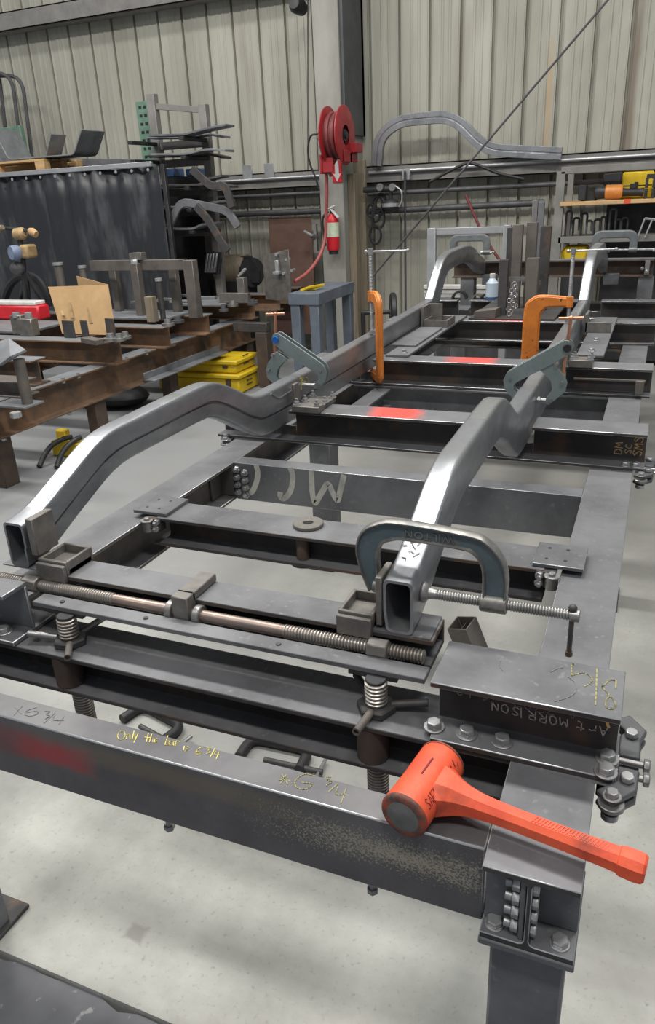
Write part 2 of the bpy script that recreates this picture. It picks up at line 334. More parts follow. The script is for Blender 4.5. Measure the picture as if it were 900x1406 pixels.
# horizontal wall girts with their conduits
g = MB(); g.box(-9.5, 3.4, 6.98, 7.0, .885, 1.045); g.box(-9.5, 3.4, 6.98, 7.16, 1.03, 1.045); g.box(-9.5, 3.4, 6.98, 7.16, .885, .90)
struct('trim_1', g, M_girt, bevel=.002)
g = MB(); g.box(-9.5, -2.95, 6.98, 7.0, 2.64, 2.82); g.box(-9.5, -2.95, 6.98, 7.16, 2.805, 2.82); g.box(-9.5, -2.95, 6.98, 7.16, 2.64, 2.655)
struct('trim_2', g, M_girt, bevel=.002)
# building column: concrete faced with a dark steel flange
g = MB().box(-2.985, -2.735, 6.6, 7.16, -.8, 4.2)
struct('trim_3', g, M_conc_col, bevel=.006)
g = MB().box(-2.735, -2.70, 6.63, 7.16, 1.32, 4.2).box(-2.99,-2.7,7.1,7.16,1.32,4.2)
struct('trim_4', g, M_col_dark, bevel=.003)
g = MB().box(-2.735, -2.62, 6.88, 6.94, -.8, 1.1); g.box(-2.735, -2.66, 6.70, 6.80, -.8, .98)
struct('trim_5', g, M_wood_d, bevel=.004)

# ------------------------------------------------------------------ jig table
W5 = dict(w=.122, h=.128, tf=.0095, tw=.0065)
XL = -1.1594; XR = .061
jig = thing('jig_table', 'large bolted steel beam jig table carrying the whole frame, red hammer on its near corner', 'jig table', (-.55, 2.6, -.8))
lb = obj('long_beam', MB().ibeam('y', .0245, 5.3, XR, 0, **W5), S_mill, jig, .0012, S_edge)
lb2 = obj('long_beam', MB().ibeam('y', .0245, 5.3, XL, 0, **W5), S_mill, jig, .0012, S_edge)
# front channel, web facing the viewer, toes to the back
def channel(mb, x0, x1, y, zt, h, fw, tw=.0065, tf=.008):
    q = [(0,0),(fw,0),(fw,-tf*.7),(tw+.006,-tf),(tw,-tf-.006),(tw,-h+tf+.006),(tw+.006,-h+tf),(fw,-h+tf*.7),(fw,-h),(0,-h)]
    return mb.section('x', x0, x1, y, zt, q)
fc = obj('front_channel', channel(MB(), -1.0975, -.001, .0508, 0, .1316, .052), S_front, jig, .0024, S_edge)
def ibeam_x(x0, x1, yf, zt=0): return MB().ibeam('x', x0, x1, yf+.061, zt, **W5)
mid = obj('cross_beam', MB().ibeam('x', -1.0975, -.001, .2917, -.001, .122, .088, .0095, .0065), S_mill, jig, .0016)
mc = obj('cross_channel', channel(MB(), -1.0975, -.001, 1.3426, 0, .129, .062), S_mill, jig, .0012, S_edge)
obj('cross_beam', ibeam_x(-1.0975, -.001, 2.46, -.002), S_mill, jig, .0012)
obj('cross_beam', ibeam_x(-1.0975, -.001, 4.05, -.002), S_dark, jig, .0012)
obj('cross_beam', ibeam_x(-1.0975, -.001, 5.15, -.002), S_dark, jig, .0012)
web_scale(lb, S_web, -.125, -.002); web_scale(lb2, S_tan, -.125, -.002)
web_scale(mid, S_web, -.085, -.002)
# legs with foot plates
def leg(x0, x1, y0, y1):
    l = obj('leg', MB().box(x0, x1, y0, y1, -.79, -.142), S_mill, jig, .004)
    obj('foot_plate', MB().box(x0-.03, x1+.013, y0-.05, y1+.05, -.7985, -.788), S_dark, l, .002)
    obj('cap_plate', MB().box(min(x0,(x0+x1)/2-.061), max(x1,(x0+x1)/2+.061), y0-.02, y1+.02, -.1405, -.130), S_mill, l, .0015)
    return l
leg(.012, .112, .045, .145); leg(-1.25, -1.156, .085, .185)
leg(-1.21, -1.11, 2.18, 2.28); leg(.012, .112, 2.2, 2.3); leg(-1.26, -1.15, 4.95, 5.05); leg(.012, .112, 4.95, 5.05)
obj('end_plate', MB().box(-.001, .1232, .0225, .185, -.1405, -.1285), S_mill, jig, .002)
# near right corner: clip angle, stiffener, bolts
ca = obj('clip_angle', MB().box(.002, .0555, .049, .056, -.122, -.012).box(.049, .0565, .030, .10, -.118, -.013), S_mill, jig, .0012)
obj('stiffener', MB().prism([(.0655,.066,-.0105),(.1215,.066,-.0105),(.1215,.066,-.1175),(.0655,.066,-.1175)], (0,.008,0)), S_mill, jig, .001)
hb = MB().hexa((.0,0,0),(-1,0,0),.0105,.010).cyl((-.010,0,0),(-.019,0,0),.0065,10)
def local(mb, p):
    q = MB(); q.v = [v+V(p) for v in mb.v]; q.f = list(mb.f); return q
b0 = obj('bolt', local(hb, (.0485,.038,-.028)), S_zinc, jig, .0006)
for k in range(4):
    for yy in (.038, .078):
        if k or yy > .05: part_copy(b0, (0, yy-.038, -.0245*k))
nb = MB().hexa((0,0,0),(1,0,0),.0095,.008)
n0 = obj('nut', local(nb, (.0643,.038,-.028)), S_zinc, jig, .0006)
for k in range(1,4): part_copy(n0, (0,0,-.0245*k))
bb = MB().cyl((0,0,0),(0,0,.002),.0135,18).hexa((0,0,.002),(0,0,1),.0115,.008)
f0 = obj('bolt', local(bb, (.102,.043,-.1185)), S_zinc, jig, .0006); part_copy(f0, (-.085,0,0)); part_copy(f0, (0,.11,0)); part_copy(f0,(-.085,.11,0))
f1 = obj('nut', local(MB().hexa((0,0,0),(0,0,-1),.0125,.012), (.102,.043,-.1415)), S_zinc, jig); part_copy(f1, (-.085,0,0))
obj('nut', local(MB().hexa((0,0,0),(0,-1,0),.011,.010).cyl((0,0,0),(0,-.016,0),.006,8), (.110,.066,-.030)), S_dark, jig)
# clip angles and bolts where the lettered channel meets the left beam
obj('clip_angle', MB().box(-1.1535,-1.0985,1.333,1.340,-.115,-.012).box(-1.1545,-1.147,1.27,1.333,-.115,-.012), S_tan, jig, .001)
c0 = obj('bolt', local(MB().hexa((0,0,0),(0,-1,0),.0125,.011).cyl((0,-.011,0),(0,-.02,0),.0075,10), (-1.085,1.342,-.022)), S_zinc, jig, .0006)
for k in range(4):
    for xx in (0, .030):
        if k or xx: part_copy(c0, (xx, 0, -.026*k-(.008 if xx else 0)))
# hanging bolt ends under the front channel
for px, py in ((233,1136),(512,1222)):
    p = at(px, py, y=.075)
    obj('bolt', MB().cyl((p.x,.075,-.133),(p.x,.075,p.z+.004),.0055,10).hexa((p.x,.075,p.z+.006),(0,0,-1),.009,.010), S_zinc, jig)
# screw sleeves through the middle beam, welded under each jack
for jx in (-.8735,-.2305):
    obj('screw_sleeve', MB().cyl((jx,.2585,-.0110),(jx,.2585,-.0790),.0275,22), S_rustd, jig, .001)
# writing on the front channel
ZT = dict(z=0)
W1 = [[(500,311),(488,322),(486,338),(494,347),(507,345),(516,330),(512,315),(500,311)],[(520,345),(525,327),(535,328),(536,346)],[(545,346),(553,312)],[(556,325),(558,340)],[(570,322),(552,360)],
 [(603,358),(612,322)],[(597,337),(622,340)],[(616,358),(626,325)],[(620,346),(629,342),(630,358)],[(637,358),(638,346)],[(648,343),(640,349),(648,355),(640,359)],
 [(680,368),(692,332)],[(685,352),(697,353),(695,367),(681,368)],[(715,353),(702,356),(700,370),(712,368),(716,353),(716,371)],[(722,373),(728,353),(743,357)],
 [(757,391),(760,374)],[(776,375),(767,381),(773,389),(762,395)],[(830,378),(812,391),(808,405),(820,409),(829,400),(812,398)],
 [(853,383),(868,384),(858,392),(867,399),(852,405)],[(868,417),(886,384)],[(888,396),(884,409),(903,410)],[(902,398),(892,427)]]
obj('marker_writing', strokes(MB(), pix(W1,0,900,3,**ZT), .0014, (0,0,1)), M_chalk_y, fc)['label'] = 'handwritten yellow line reading Only this bar is 6 3/4'
W2 = [[(250,512),(296,516)],[(262,490),(286,530)],[(281,492),(257,528)],[(398,496),(355,490),(318,514),(322,543),(362,551),(386,530),(346,524)],
 [(440,503),(463,503),(449,514),(466,522),(445,536)],[(455,562),(491,530)],[(492,544),(485,572),(526,573)],[(526,550),(506,608)]]
obj('chalk_writing', strokes(MB(), pix(W2,300,900,3,**ZT), .0017, (0,0,1)), M_chalk_y2, fc)['label'] = 'worn yellow chalk reading *6 3/4'
W3 = [[(62,214),(88,240)],[(92,208),(58,246)],[(152,214),(112,228),(104,244),(128,250),(156,240),(150,230),(112,236)],[(185,230),(206,232),(192,243),(206,251),(186,263)],[(182,279),(226,238)],[(226,246),(220,266),(262,268)],[(264,250),(244,284)]]
obj('chalk_writing', strokes(MB(), pix(W3,0,900,3,**ZT), .0015, (0,0,1)), M_chalk_f, fc)['label'] = 'faded chalk reading x 6 3/4'
# spray painted letters on the lettered channel, upside down
Wm = [[(384,288),(385,320),(386,350),(389,385),(396,418),(404,418),(415,398),(430,374),(452,342),(472,380),(486,406),(494,408),(502,375),(512,335),(518,306)]]
Wc = [[(296,276),(307,306),(304,352),(290,386),(268,404),(256,394),(255,376)]]; Wd = [[(156,266),(163,296),(158,334),(140,374),(112,386)]]
def ribbon(lines, w, n):                             # continuous flat band of paint
    mb = MB(); n = V(n)
    for ln in lines:
        rg = []
        for k, p in enumerate(ln):
            d = (ln[min(k+1,len(ln)-1)]-ln[max(k-1,0)]).normalized(); a = d.cross(n)*w/2; q = p+n*.0007
            rg.append([q-a, q+a, q+a-n*.0004, q-a-n*.0004])
        mb.loft(rg)
    return mb
for ls in (Wm, Wc, Wd):
    o = obj('spray_letter', ribbon(pix(ls,300,550,3,y=1.3426), .019, (0,-1,0)), M_spray, mc); o['label'] = 'white spray painted letter, upside down'

# ------------------------------------------------------------------ bolt-on helpers for the crossbars
def top_bolt(parent, x, y, z, r=.0125, name='bolt'):
    return obj(name, MB().cyl((x,y,z),(x,y,z+.003),r*1.35,18).hexa((x,y,z+.003),(0,0,1),r,.010), S_zinc, parent, .0007)
def dog_arm(parent, pts, z0, z1, bolts, piv=None):  # cranked double link with pivot washers
    pts = [V((x,y,0)) for x,y in pts]; Lp = []; Rp = []; hw = .0155
    for i, p in enumerate(pts):
        d = (pts[min(i+1,len(pts)-1)]-pts[max(i-1,0)]).normalized(); n = V((-d.y,d.x,0)); Lp.append(p+n*hw); Rp.append(p-n*hw)
    def rnd(p, q, c):
        return [(c+(p-c)*cos(t)+(V((-(p-c).y,(p-c).x,0)))*sin(t)) for t in (pi/4,pi/2,3*pi/4)]
    poly = Lp+rnd(Lp[-1],Rp[-1],pts[-1])[::-1]*0+Rp[::-1]
    h = (z1-z0)*.36
    a = obj('link', MB().prism([(p.x,p.y,z1-h) for p in poly], (0,0,h)).prism([(p.x,p.y,z0) for p in poly], (0,0,h)), S_dog, parent, .003, seg=2)
    for x, y in bolts:
        obj('bolt', MB().cyl((x,y,z0-.004),(x,y,z1+.002),.006,10).hexa((x,y,z1+.001),(0,0,1),.0105,.009), S_zinc, a, .0006)
    if piv:
        x, y = piv; zm = (z0+z1)/2
        obj('roller', MB().cyl((x,y,zm-.004),(x,y,zm+.004),.0185,20).cyl((x,y,z1+.0002),(x,y,z1+.0025),.0135,20), S_clean, a, .001)
        obj('bolt', MB().hexa((x,y,z1+.0026),(0,0,1),.0095,.008).cyl((x,y,z0-.010),(x,y,z0),.012,14), S_zinc, a, .0006)
    return a
def dog_pair(parent, dx, y0, xe, s=1):  # two cranked dogs gripping the long beam edge; xe = beam edge, s = outward sign
    zz = (-.024, .004)
    dog_arm(parent, [(xe+.012*s,y0-.058),(xe+.040*s,y0-.026),(xe+.041*s,y0+.012)], *zz, [(xe+.040*s,y0-.016)], (xe+.022*s,y0-.056))
    dog_arm(parent, [(xe+.026*s,y0+.13),(xe+.050*s,y0+.102),(xe+.041*s,y0+.082),(xe+.041*s,y0+.038)], *zz, [(xe+.042*s,y0+.086)])
    for yy in (y0+.006, y0+.036):
        obj('adjusting_screw', MB().cyl((xe+.004*s,yy,-.006),(xe+.062*s,yy,-.006),.0055,12).hexa((xe+.062*s,yy,-.006),(s,0,0),.0105,.009).hexa((xe+.020*s,yy,-.006),(s,0,0),.0105,.008), S_clean, parent, .0006)

# ------------------------------------------------------------------ short I-beam rests bolted to the middle beam (front)
ZA = .1143
def rest_beam(x0, x1, label):
    t = thing('rest_beam', label, 'steel beam', ((x0+x1)/2, .288, .0005))
    t['group'] = 'short beam rests at the front'
    if x0 < -1: mb = MB().box(x0,x1,.2275,.2912,ZA-.0095,ZA).box(x0,x1,.2848,.2912,.0105,ZA-.0096).box(x0,x1,.2275,.3485,.0005,.0104)
    else: mb = MB().ibeam('x', x0, x1, .288, ZA, .121, ZA-.0005, .0095, .0065)
    bm_ = obj('beam', mb, S_mill, t, .0014, S_edge)
    return t, bm_
ra, rab = rest_beam(-.125, .146, 'short I-beam at right front with white handwriting on its web, behind the hammer')
web_scale(rab, S_web, .003, ZA-.002)
rl, rlb = rest_beam(-1.245, -.972, 'short I-beam at left front edge beside the left jack screw')
for x, y in ((-.1245,.2535),(-.0722,.2535),(-.0174,.2535),(.134,.2675),(.134,.238)): top_bolt(ra, x, y, .010)
for x, y in ((-1.02,.2535),(-1.09,.2535),(-1.03,.325),(-1.1,.325)): top_bolt(rl, x, y, .010)
obj('shim_plate', MB().box(.055,.150,.2215,.345,-.0075+.0077,.0003), S_mill, ra)
obj('end_block', MB().box(.1235,.150,.226,.345,-.03,.0), M_blackm, ra, .004)
dog_pair(ra, 0, .255, .1235)
WP = dict(y=.2846)
mb = write(MB(), 'Art MORRISON', (.130,.2846,.053), (-1,0,0.03), (0.05,0,-1), .0115, .0020, (0,-1,0), 1.40, .09)
obj('chalk_writing', mb, M_chalk_w, rab)['label'] = 'white handwriting on the web, upside down'
mb = write(MB(), 'A-3792 - 6 1.2', (.085,.2846,.0735), (-1,0,0), (0,0,-1), .0115, .0016, (0,-1,0), 1.42, .09)
obj('chalk_writing', mb, M_chalk_f, rab)['label'] = 'white number scrawl upside down under the flange'
Wy = [[(612,905),(640,930),(618,945)],[(640,930),(690,950)]]
Wn = [[(740,255),(715,252),(690,272),(682,282),(700,300),(712,318)],[(740,255),(738,285)],[(712,318),(696,340),(700,365),(722,372),(738,358),(728,332),(712,318)],[(660,206),(658,280),(654,354)],
      [(568,188),(556,190),(556,234)],[(556,234),(600,222),(632,236),(640,258),(610,278)]]
obj('chalk_writing', strokes(MB(), pix(Wn,600,850,3,z=ZA), .0022, (0,0,1)), M_chalk_y2, rab)['label'] = 'yellow chalk figures on the top flange'
Wf = [[(522,200),(496,206),(470,218)],[(536,236),(566,258),(576,286),(562,312),(528,328),(486,340)],[(262,168),(258,190),(272,214)]]
obj('chalk_writing', strokes(MB(), pix(Wf,600,850,3,z=ZA), .0014, (0,0,1)), M_chalk_f, rab)['label'] = 'faint chalk curves on the top flange'
mb = MB(); strokes(mb, [[(.124,.2846,.074),(.131,.2846,.055)],[(.124,.2846,.074),(.137,.2846,.066)]], .0045, (0,-1,0))
obj('marker_writing', mb, M_chalk_o, rab)

# ------------------------------------------------------------------ screw spreader: lifted channel with a left/right hand rod
sp = thing('screw_spreader', 'long channel with threaded spreader rod under both tube ends, on two jack screws', 'spreader', (-.55,.39,.022))
q = [(0,0),(.078,0),(.078,-.0485),(-.012,-.0485),(-.012,-.0400),(.070,-.0400),(.070,-.009),(0,-.009)]
chn = obj('channel', MB().section('x', -.945, -.155, .3555, .1005, q), S_mill, sp, .0012)
web_scale(chn, S_web, .045, .0985)  # channel interior: dark steel, with the shadow of the gap painted in
obj('front_bar', MB().box(-.962,-.150,.286,.3225,.0635,.0735), S_mill, sp, .0012)
for sx in (-.93,-.30,-.20): obj('bar_bracket', MB().box(sx,sx+.03,.3226,.343,.052,.0605), S_dark, sp)
obj('end_strip', MB().box(-1.09,-.9455,.3436,.4335,.056,.0605), S_dark, sp)
rod = MB(); rz, ry = .0775, .341
rodp = obj('plain_rod', MB().cyl((-.735,ry,rz),(-.435,ry,rz),.0115,18).cyl((-.80,ry,rz),(-.735,ry,rz),.0112,18).cyl((-.44,ry,rz),(-.40,ry,rz),.0112,18), S_rodb, sp)
obj('rod_thread', MB().thread((-1.30,ry,rz),(-.80,ry,rz),.0128,.0058,.0026), S_rod, sp)
obj('rod_thread', MB().thread((-.425,ry,rz),(-.165,ry,rz),.0128,.0058,.0026), S_rod, sp)
obj('saddle', MB().box(-.653,-.617,.346,.434,.1012,.118).box(-.653,-.617,.325,.3545,.0648,.118), S_block, sp, .002)
for sx in (-.9,-.70,-.42): obj('rivet', MB().cyl((sx,.304,.0730),(sx,.304,.0757),.005,10), S_dark, sp)
for sx in (-.672,-.611): obj('collar', MB().cyl((sx,ry,rz),(sx+.014,ry,rz),.0195,20), S_clean, sp, .0015)
def slide_block(x0, x1, nx, plate, px0, px1):
    y0, y1, z0, z1, t = .357, .440, .1013, .131, .007
    b = obj('slide_block', MB().box(x0,x1,y0,y0+t,z0,z1).box(x0,x1,y1-t,y1,z0,z1).box(x0,x0+t,y0+t,y1-t,z0,z1).box(x1-t,x1,y0+t,y1-t,z0,z1).box(x0,x1,y0+t,y1-t,z0,z0+.012)
            .box(x0,x1,.3475,y0-.0005,.088,z1-.006), S_block, sp, .0014)
    obj('stop_plate', MB().box(px0,px1,.362,.425,.133 if px0 < -.9 else .110,.215 if px0 < -.9 else .203), S_block, b, .0016)
    obj('hex_nut', MB().rev((nx-.018,ry-.004,rz+.003),(.036,0,0),[(0,.0185),(1,.0185)],6,ph=pi/6), S_block, b, .002)
slide_block(-.3265,-.262, -.245, 1, -.258,-.2465)
slide_block(-.998,-.925, -1.005, 1, -1.0165,-.9985)
for xa, xb in ((-.262,-.160),(-1.10,-.998)): obj('bearing_strip', MB().box(xa,xb,.357,.436,.1008,.1035), S_mill, sp)
def jack(x, bars):
    y = .279
    j = obj('jack_screw', MB().thread((x,y,.0005),(x,y,.0580),.0195,.0066,.0036,22), S_rod, sp)
    obj('jack_screw', MB().thread((x,y,-.20),(x,y,-.0895),.0195,.0062,.0034,20), S_rod, sp)
    obj('jack_cap', MB().cyl((x,y,.0580),(x,y,.0632),.0175,18).box(x-.052,x+.034,.2865,.322,.0545,.0632), M_blackm, j, .001)
    obj('hex_nut', MB().rev((x,y,.0002),(0,0,.014),[(0,.034),(.8,.034),(1,.031)],6,ph=.35), S_dark, j, .0012)
    for a, Lh, m_ in bars:
        d = V((cos(rad(a)), sin(rad(a)), .12)); p0 = V((x,y,.0085))+d*.026
        obj('handle_bar', MB().rev(p0, d*Lh, [(0,.0068),(1,.0068),(1,.0046),(.9,.0046)], 12), m_, j)
jack(-.2305, ((-92,.062,S_tan),(14,.060,S_dark),(135,.055,S_dark))); jack(-.8735, ((-52,.062,S_tan),(72,.062,S_clean),(196,.060,S_clean)))

# ------------------------------------------------------------------ hung crossbar with pivot washer
hbx = thing('sliding_crossbar', 'I-beam crossbar with a thick round washer on top, hung between the long beams', 'crossbar', (-.55,.91,-.07))
hb_ = obj('beam', MB().ibeam('x', -1.06, -.035, .905, .0117, .118, .083, .009, .0065), S_mill, hbx, .0012)
web_scale(hb_, S_web, -.069, .009)
wx, wy = -.638, .918
obj('washer', MB().rev((wx,wy,.012),(0,0,.010),[(0,.0135),(0,.040),(1,.040),(1,.0135),(0,.0135)],30,cap=False), S_block, hbx, .0014)
obj('pivot_tube', MB().cyl((wx,wy-.042,.0025),(wx,wy-.042,-.061),.0165,18), S_rustd, hbx)
obj('washer', MB().cyl((wx,wy-.035,-.0775),(wx,wy-.035,-.0715),.036,24), S_dark, hbx)
def hang_plate(x0, x1, s):
    p = obj('hanger_plate', MB().box(x0,x1,.858,.972,.0122,.0212), S_mill, hbx, .0012, S_edge if s > 0 else None)
    mb = MB()
    for a in (.25,.62):
        for b in (.25,.75): mb.cyl((x0+(x1-x0)*a,.858+.114*b,.0211),(x0+(x1-x0)*a,.858+.114*b,.0218),.0042,12)
    obj('bolt_hole', mb, M_black, p)
    e = 0 if s > 0 else -1.0984
    xa = e-.030*s
    obj('clamp_block', MB().box(min(xa-.022,xa+.022),max(xa-.022,xa+.022),.842,.870,-.028,.010), S_dark, hbx, .002)
    for yy, zz in ((.846,.006),(.842,-.010)):
        obj('bolt', MB().hexa((xa-.012*s,yy-.003,zz-.006),(-.3*s,-1,.2),.0095,.012).cyl((xa-.012*s,yy+.004,zz-.006),(xa-.012*s,yy-.02,zz-.006),.005,10), S_zinc, hbx, .0006)
    obj('roller', MB().cyl((e-.016*s,.835,-.025),(e-.016*s,.835,.004),.014,16).cyl((e-.016*s,.835,.004),(e-.016*s,.835,.008),.0175,20).hexa((e-.016*s,.835,.008),(0,0,1),.0085,.006), S_clean, hbx, .0008)
    obj('washer', MB().cyl((e-.016*s,.992,.0002),(e-.016*s,.992,.004),.019,20).hexa((e-.016*s,.992,.004),(0,0,1),.009,.004), S_clean, hbx, .0006)
hang_plate(-.063,.047,1); hang_plate(-1.142,-1.034,-1)

# ------------------------------------------------------------------ raised crossbars lying across the long beams
def crossbar(name, label, x0, x1, yf, top_spans, material, group, low=(None,None)):
    t = thing('crossbar', label, 'crossbar', ((x0+x1)/2, yf+.061, .0005), group)
    h = ZA-.0005; tf, tw = .0095, .0065
    mb = MB(); c = yf+.061
    mb.box(x0, x1, yf, yf+.122, .0005, .0005+tf)                                 # lower flange runs through
    for a, b in top_spans:
        mb.box(a, b, yf, yf+.122, ZA-tf, ZA); mb.box(a, b, c-tw/2, c+tw/2, .0005+tf, ZA-tf)
    for (a, b), (a2, b2) in zip(top_spans, top_spans[1:]):
        mb.box(b, a2, c-tw/2, c+tw/2, .0005+tf, .045)                            # web cut low where a tube drops through
    o = obj('beam', mb, material, t, .0012, S_edge)
    return t, o
G = 'raised I-beam crossbars'
SP = [(-1.30,-1.085),(-1.005,-.255),(-.178,.152)]
t1, o1 = crossbar('crossbar', 'first raised crossbar, red sprayed patch and small yellow letters at its right end', -1.30, .152, 1.588, SP, S_x1, G)
t2, o2 = crossbar('crossbar', 'second raised crossbar from the front, red patch on top, grey clamp before it', -1.28, .152, 2.465, SP, S_x2, G)
t3, o3 = crossbar('crossbar', 'third raised crossbar with red patch under the upright tubes', -1.28, .152, 3.575, SP, S_x3, G)
t4, o4 = crossbar('crossbar', 'fourth raised crossbar, white bottle standing on it behind the upright tubes', -1.28, .152, 4.385, SP, S_mill, G)
for q_ in (o1,o2,o3,o4): web_scale(q_, S_web, .003, ZA-.0015)
dog_pair(t1, 0, 1.60, .1235, 1); dog_pair(t1, 0, 1.60, -1.2215, -1)
for x in (.13,.10): top_bolt(t1, x, 1.605, .010)
obj('shim_plate', MB().box(.045,.150,1.59,1.70,-.006+.0062,.0004), S_mill, t1)
mb = write(MB(), 'SMS', (.140,1.6456,.030), (0,0,1), (-1,0,0), .017, .0028, (0,-1,0), 1.25)
write(mb, 'SC', (.112,1.6456,.034), (0,0,1), (-1,0,0), .014, .0024, (0,-1,0), 1.25)
obj('marker_writing', mb, M_chalk_o, o1)
mb = write(MB(), 'DM', (.085,1.6456,.032), (0,0,1), (-1,0,0), .016, .0024, (0,-1,0), 1.25)
obj('marker_writing', mb, M_chalk_o, o1)
# stop fixtures: trays with bolts beside the tubes on the first and second crossbar
def stop_fixture(label, x0, x1, y0, y1, z, hgt=.035, wall=None):
    t = thing('stop_fixture', label, 'fixture', ((x0+x1)/2, (y0+y1)/2, z), 'bolted stop fixtures')
    obj('base_block', MB().box(x0,x1,y0,y0+.05,z,z+hgt).box(x0+.006,x1-.004,y0+.05,y1,z,z+.016), S_block, t, .002)
    for i in range(3):
        for j in range(2):
            x = x0+.012+(x1-x0-.024)*j; y = y0+.018+(y1-y0-.03)*i/2; zz = z+(hgt if i == 0 else .016)
            obj('bolt', MB().cyl((x,y,zz),(x,y,zz+.003),.0135,14).hexa((x,y,zz+.003),(0,0,1),.010,.010).cyl((x,y,zz+.01),(x,y,zz+.022),.0055,8), S_zinc, t)
    if wall: obj('stop_plate', MB().box(*wall), S_block, t, .0015)
    return t
stop_fixture('bolted block on the first crossbar against the left tube, below the grey locking clamp', -.985,-.885,1.575,1.745,ZA+.0005,.022,(-1.003,-.992,1.62,1.66,ZA+.001,.20))
stop_fixture('bolted block on the second crossbar just right of the right tube', -.165,-.075,2.455,2.60,ZA+.0005,.030,(-.172,-.166,2.50,2.56,ZA+.001,.20))
# angle strip hanging at the right on the second crossbar
obj('angle_strip', MB().box(-.14,.13,2.452,2.4645,.066,.074).box(.095,.125,2.44,2.4645,.020,.0735), S_tan, t2, .001)

# ------------------------------------------------------------------ frame tubes
TOP = [(.357,.204),(.42,.2145),(.50,.247),(.60,.290),(.645,.304),(.70,.312),(.80,.314),(.95,.318),(1.09,.320),(1.15,.315),(1.20,.301),(1.27,.270),(1.36,.226),(1.41,.211),(1.48,.2055),(1.72,.206)]
BOT = [(.357,.104),(.43,.113),(.53,.155),(.64,.199),(.69,.213),(.735,.219),(.80,.220),(.95,.221),(1.085,.221),(1.13,.216),(1.165,.203),(1.22,.178),(1.33,.118),(1.40,.085),(1.47,.063),(1.72,.055)]
MT = [(1.7195,.2035),(2.6,.212),(3.3,.226),(3.545,.232)]; MBt = [(1.7195,.057),(2.6,.060),(3.3,.066),(3.60,.075)]
RT = [(3.545,.234),(3.63,.305),(3.70,.365),(3.77,.412),(3.84,.440),(3.95,.454),(4.15,.460),(4.35,.460),(4.50,.450),(4.66,.415),(4.82,.362),(4.98,.325)]
RB = [(3.60,.075),(3.72,.205),(3.79,.265),(3.85,.312),(3.90,.338),(3.98,.352),(4.15,.358),(4.33,.358),(4.46,.348),(4.60,.316),(4.77,.262),(4.98,.222)]
def tube_section(mb, xc, top, bot, w, side, k=3, inset=.0, wall=.005, r=.0095, groove=True):
    tp = smooth_path([(0,y,z) for y,z in top], k); bp = smooth_path([(0,y,z) for y,z in bot], k)
    outer, inner = [], []
    for a, b in zip(tp, bp):
        u = a-b; h = u.length; e = u/h; hw = w/2
        def P(x, t): return V((xc+x, b.y+e.y*t, b.z+e.z*t))
        c = [(r*(1-cos(s*pi/6)), r*(1-sin(s*pi/6))) for s in range(4)]
        ring = []
        # inner face (towards the middle of the frame) carries a stepped seam 0.38 of the way up
        s = side; g0 = h*.40
        ring += [P(-s*(hw-p), q) for p, q in c[::-1]][::-1]           # outer bottom corner
        ring = [P(-s*(hw-cx), cy) for cx, cy in [(r*(1-sin(t*pi/6)), r*(1-cos(t*pi/6))) for t in range(4)]][::-1]
        ring = [P(-s*(hw-r*(1-cos(t*pi/6))), r*(1-sin(t*pi/6))) for t in range(4)]               # bottom corner, outer side -> bottom
        ring += [P(s*(hw-.0035-r*(1-sin(t*pi/6))), r*(1-cos(t*pi/6))) for t in range(4)]         # bottom corner, inner side
        ring += [P(s*(hw-.0035), g0), P(s*(hw-.009), g0+.002), P(s*(hw-.009), g0+.005), P(s*hw, g0+.009)] if groove and b.y > .39 else [P(s*(hw-.0035), g0), P(s*(hw-.003), g0+.002), P(s*(hw-.002), g0+.005), P(s*hw, g0+.009)] if groove else [P(s*hw, g0), P(s*hw, g0+.001), P(s*hw, g0+.002), P(s*hw, g0+.003)]
        ring += [P(s*(hw-r*(1-cos(t*pi/6))), h-r*(1-sin(t*pi/6))) for t in range(4)]
        ring += [P(-s*(hw-r*(1-sin(t*pi/6))), h-r*(1-cos(t*pi/6))) for t in range(4)]
        outer.append(ring)
        m_ = (a+b)/2; m_.x = xc
        inner.append([m_+V((((p-m_).x)*(1-2*wall/w), (p-m_).y*(1-2*wall/h), (p-m_).z*(1-2*wall/h))) for p in ring])
    rings = outer+inner[::-1]
    return mb.loft(rings, False, True)
def frame_tube(xc, side, label):
    t = thing('frame_tube', label, 'frame rail', (xc, 2.6, .055), 'bent steel frame rails')
    a = obj('front_section', tube_section(MB(), xc, TOP, BOT, .052, side, groove=side > 0), [S_rail, S_rail_bright], t, ang=50)
    # ground bright weld zones: bands of the outer skin
    me = a.data; b = V(t['_b'])
    for p in me.polygons:
        c = p.center+b; n = p.normal
        if n.z > .45 and c.z > .19 and ((.41 if side > 0 else .475) < c.y < (.64 if side > 0 else .605) or (side < 0 and .96 < c.y < 1.12) or (side > 0 and .90 < c.y < .99)): p.material_index = 1
    obj('middle_section', tube_section(MB(), xc, MT, MBt, .050, side, 2), S_rail, t, ang=50)
    obj('rear_section', tube_section(MB(), xc, RT, RB, .052, side, 3, groove=False), [S_rail, S_rail_bright], t, ang=50)
    rr = t.children[-1]; me = rr.data
    for p in me.polygons:
        c = p.center+b
        if p.normal.z > .25 and 3.55 < c.y < 3.83: p.material_index = 1
    return t
rr = frame_tube(-.216, -1, 'right frame tube with grey anvil clamp on its front end, bent up and over')
rl_ = frame_tube(-1.047, 1, 'left frame tube with stepped seam along its inner face, polished white front slope')
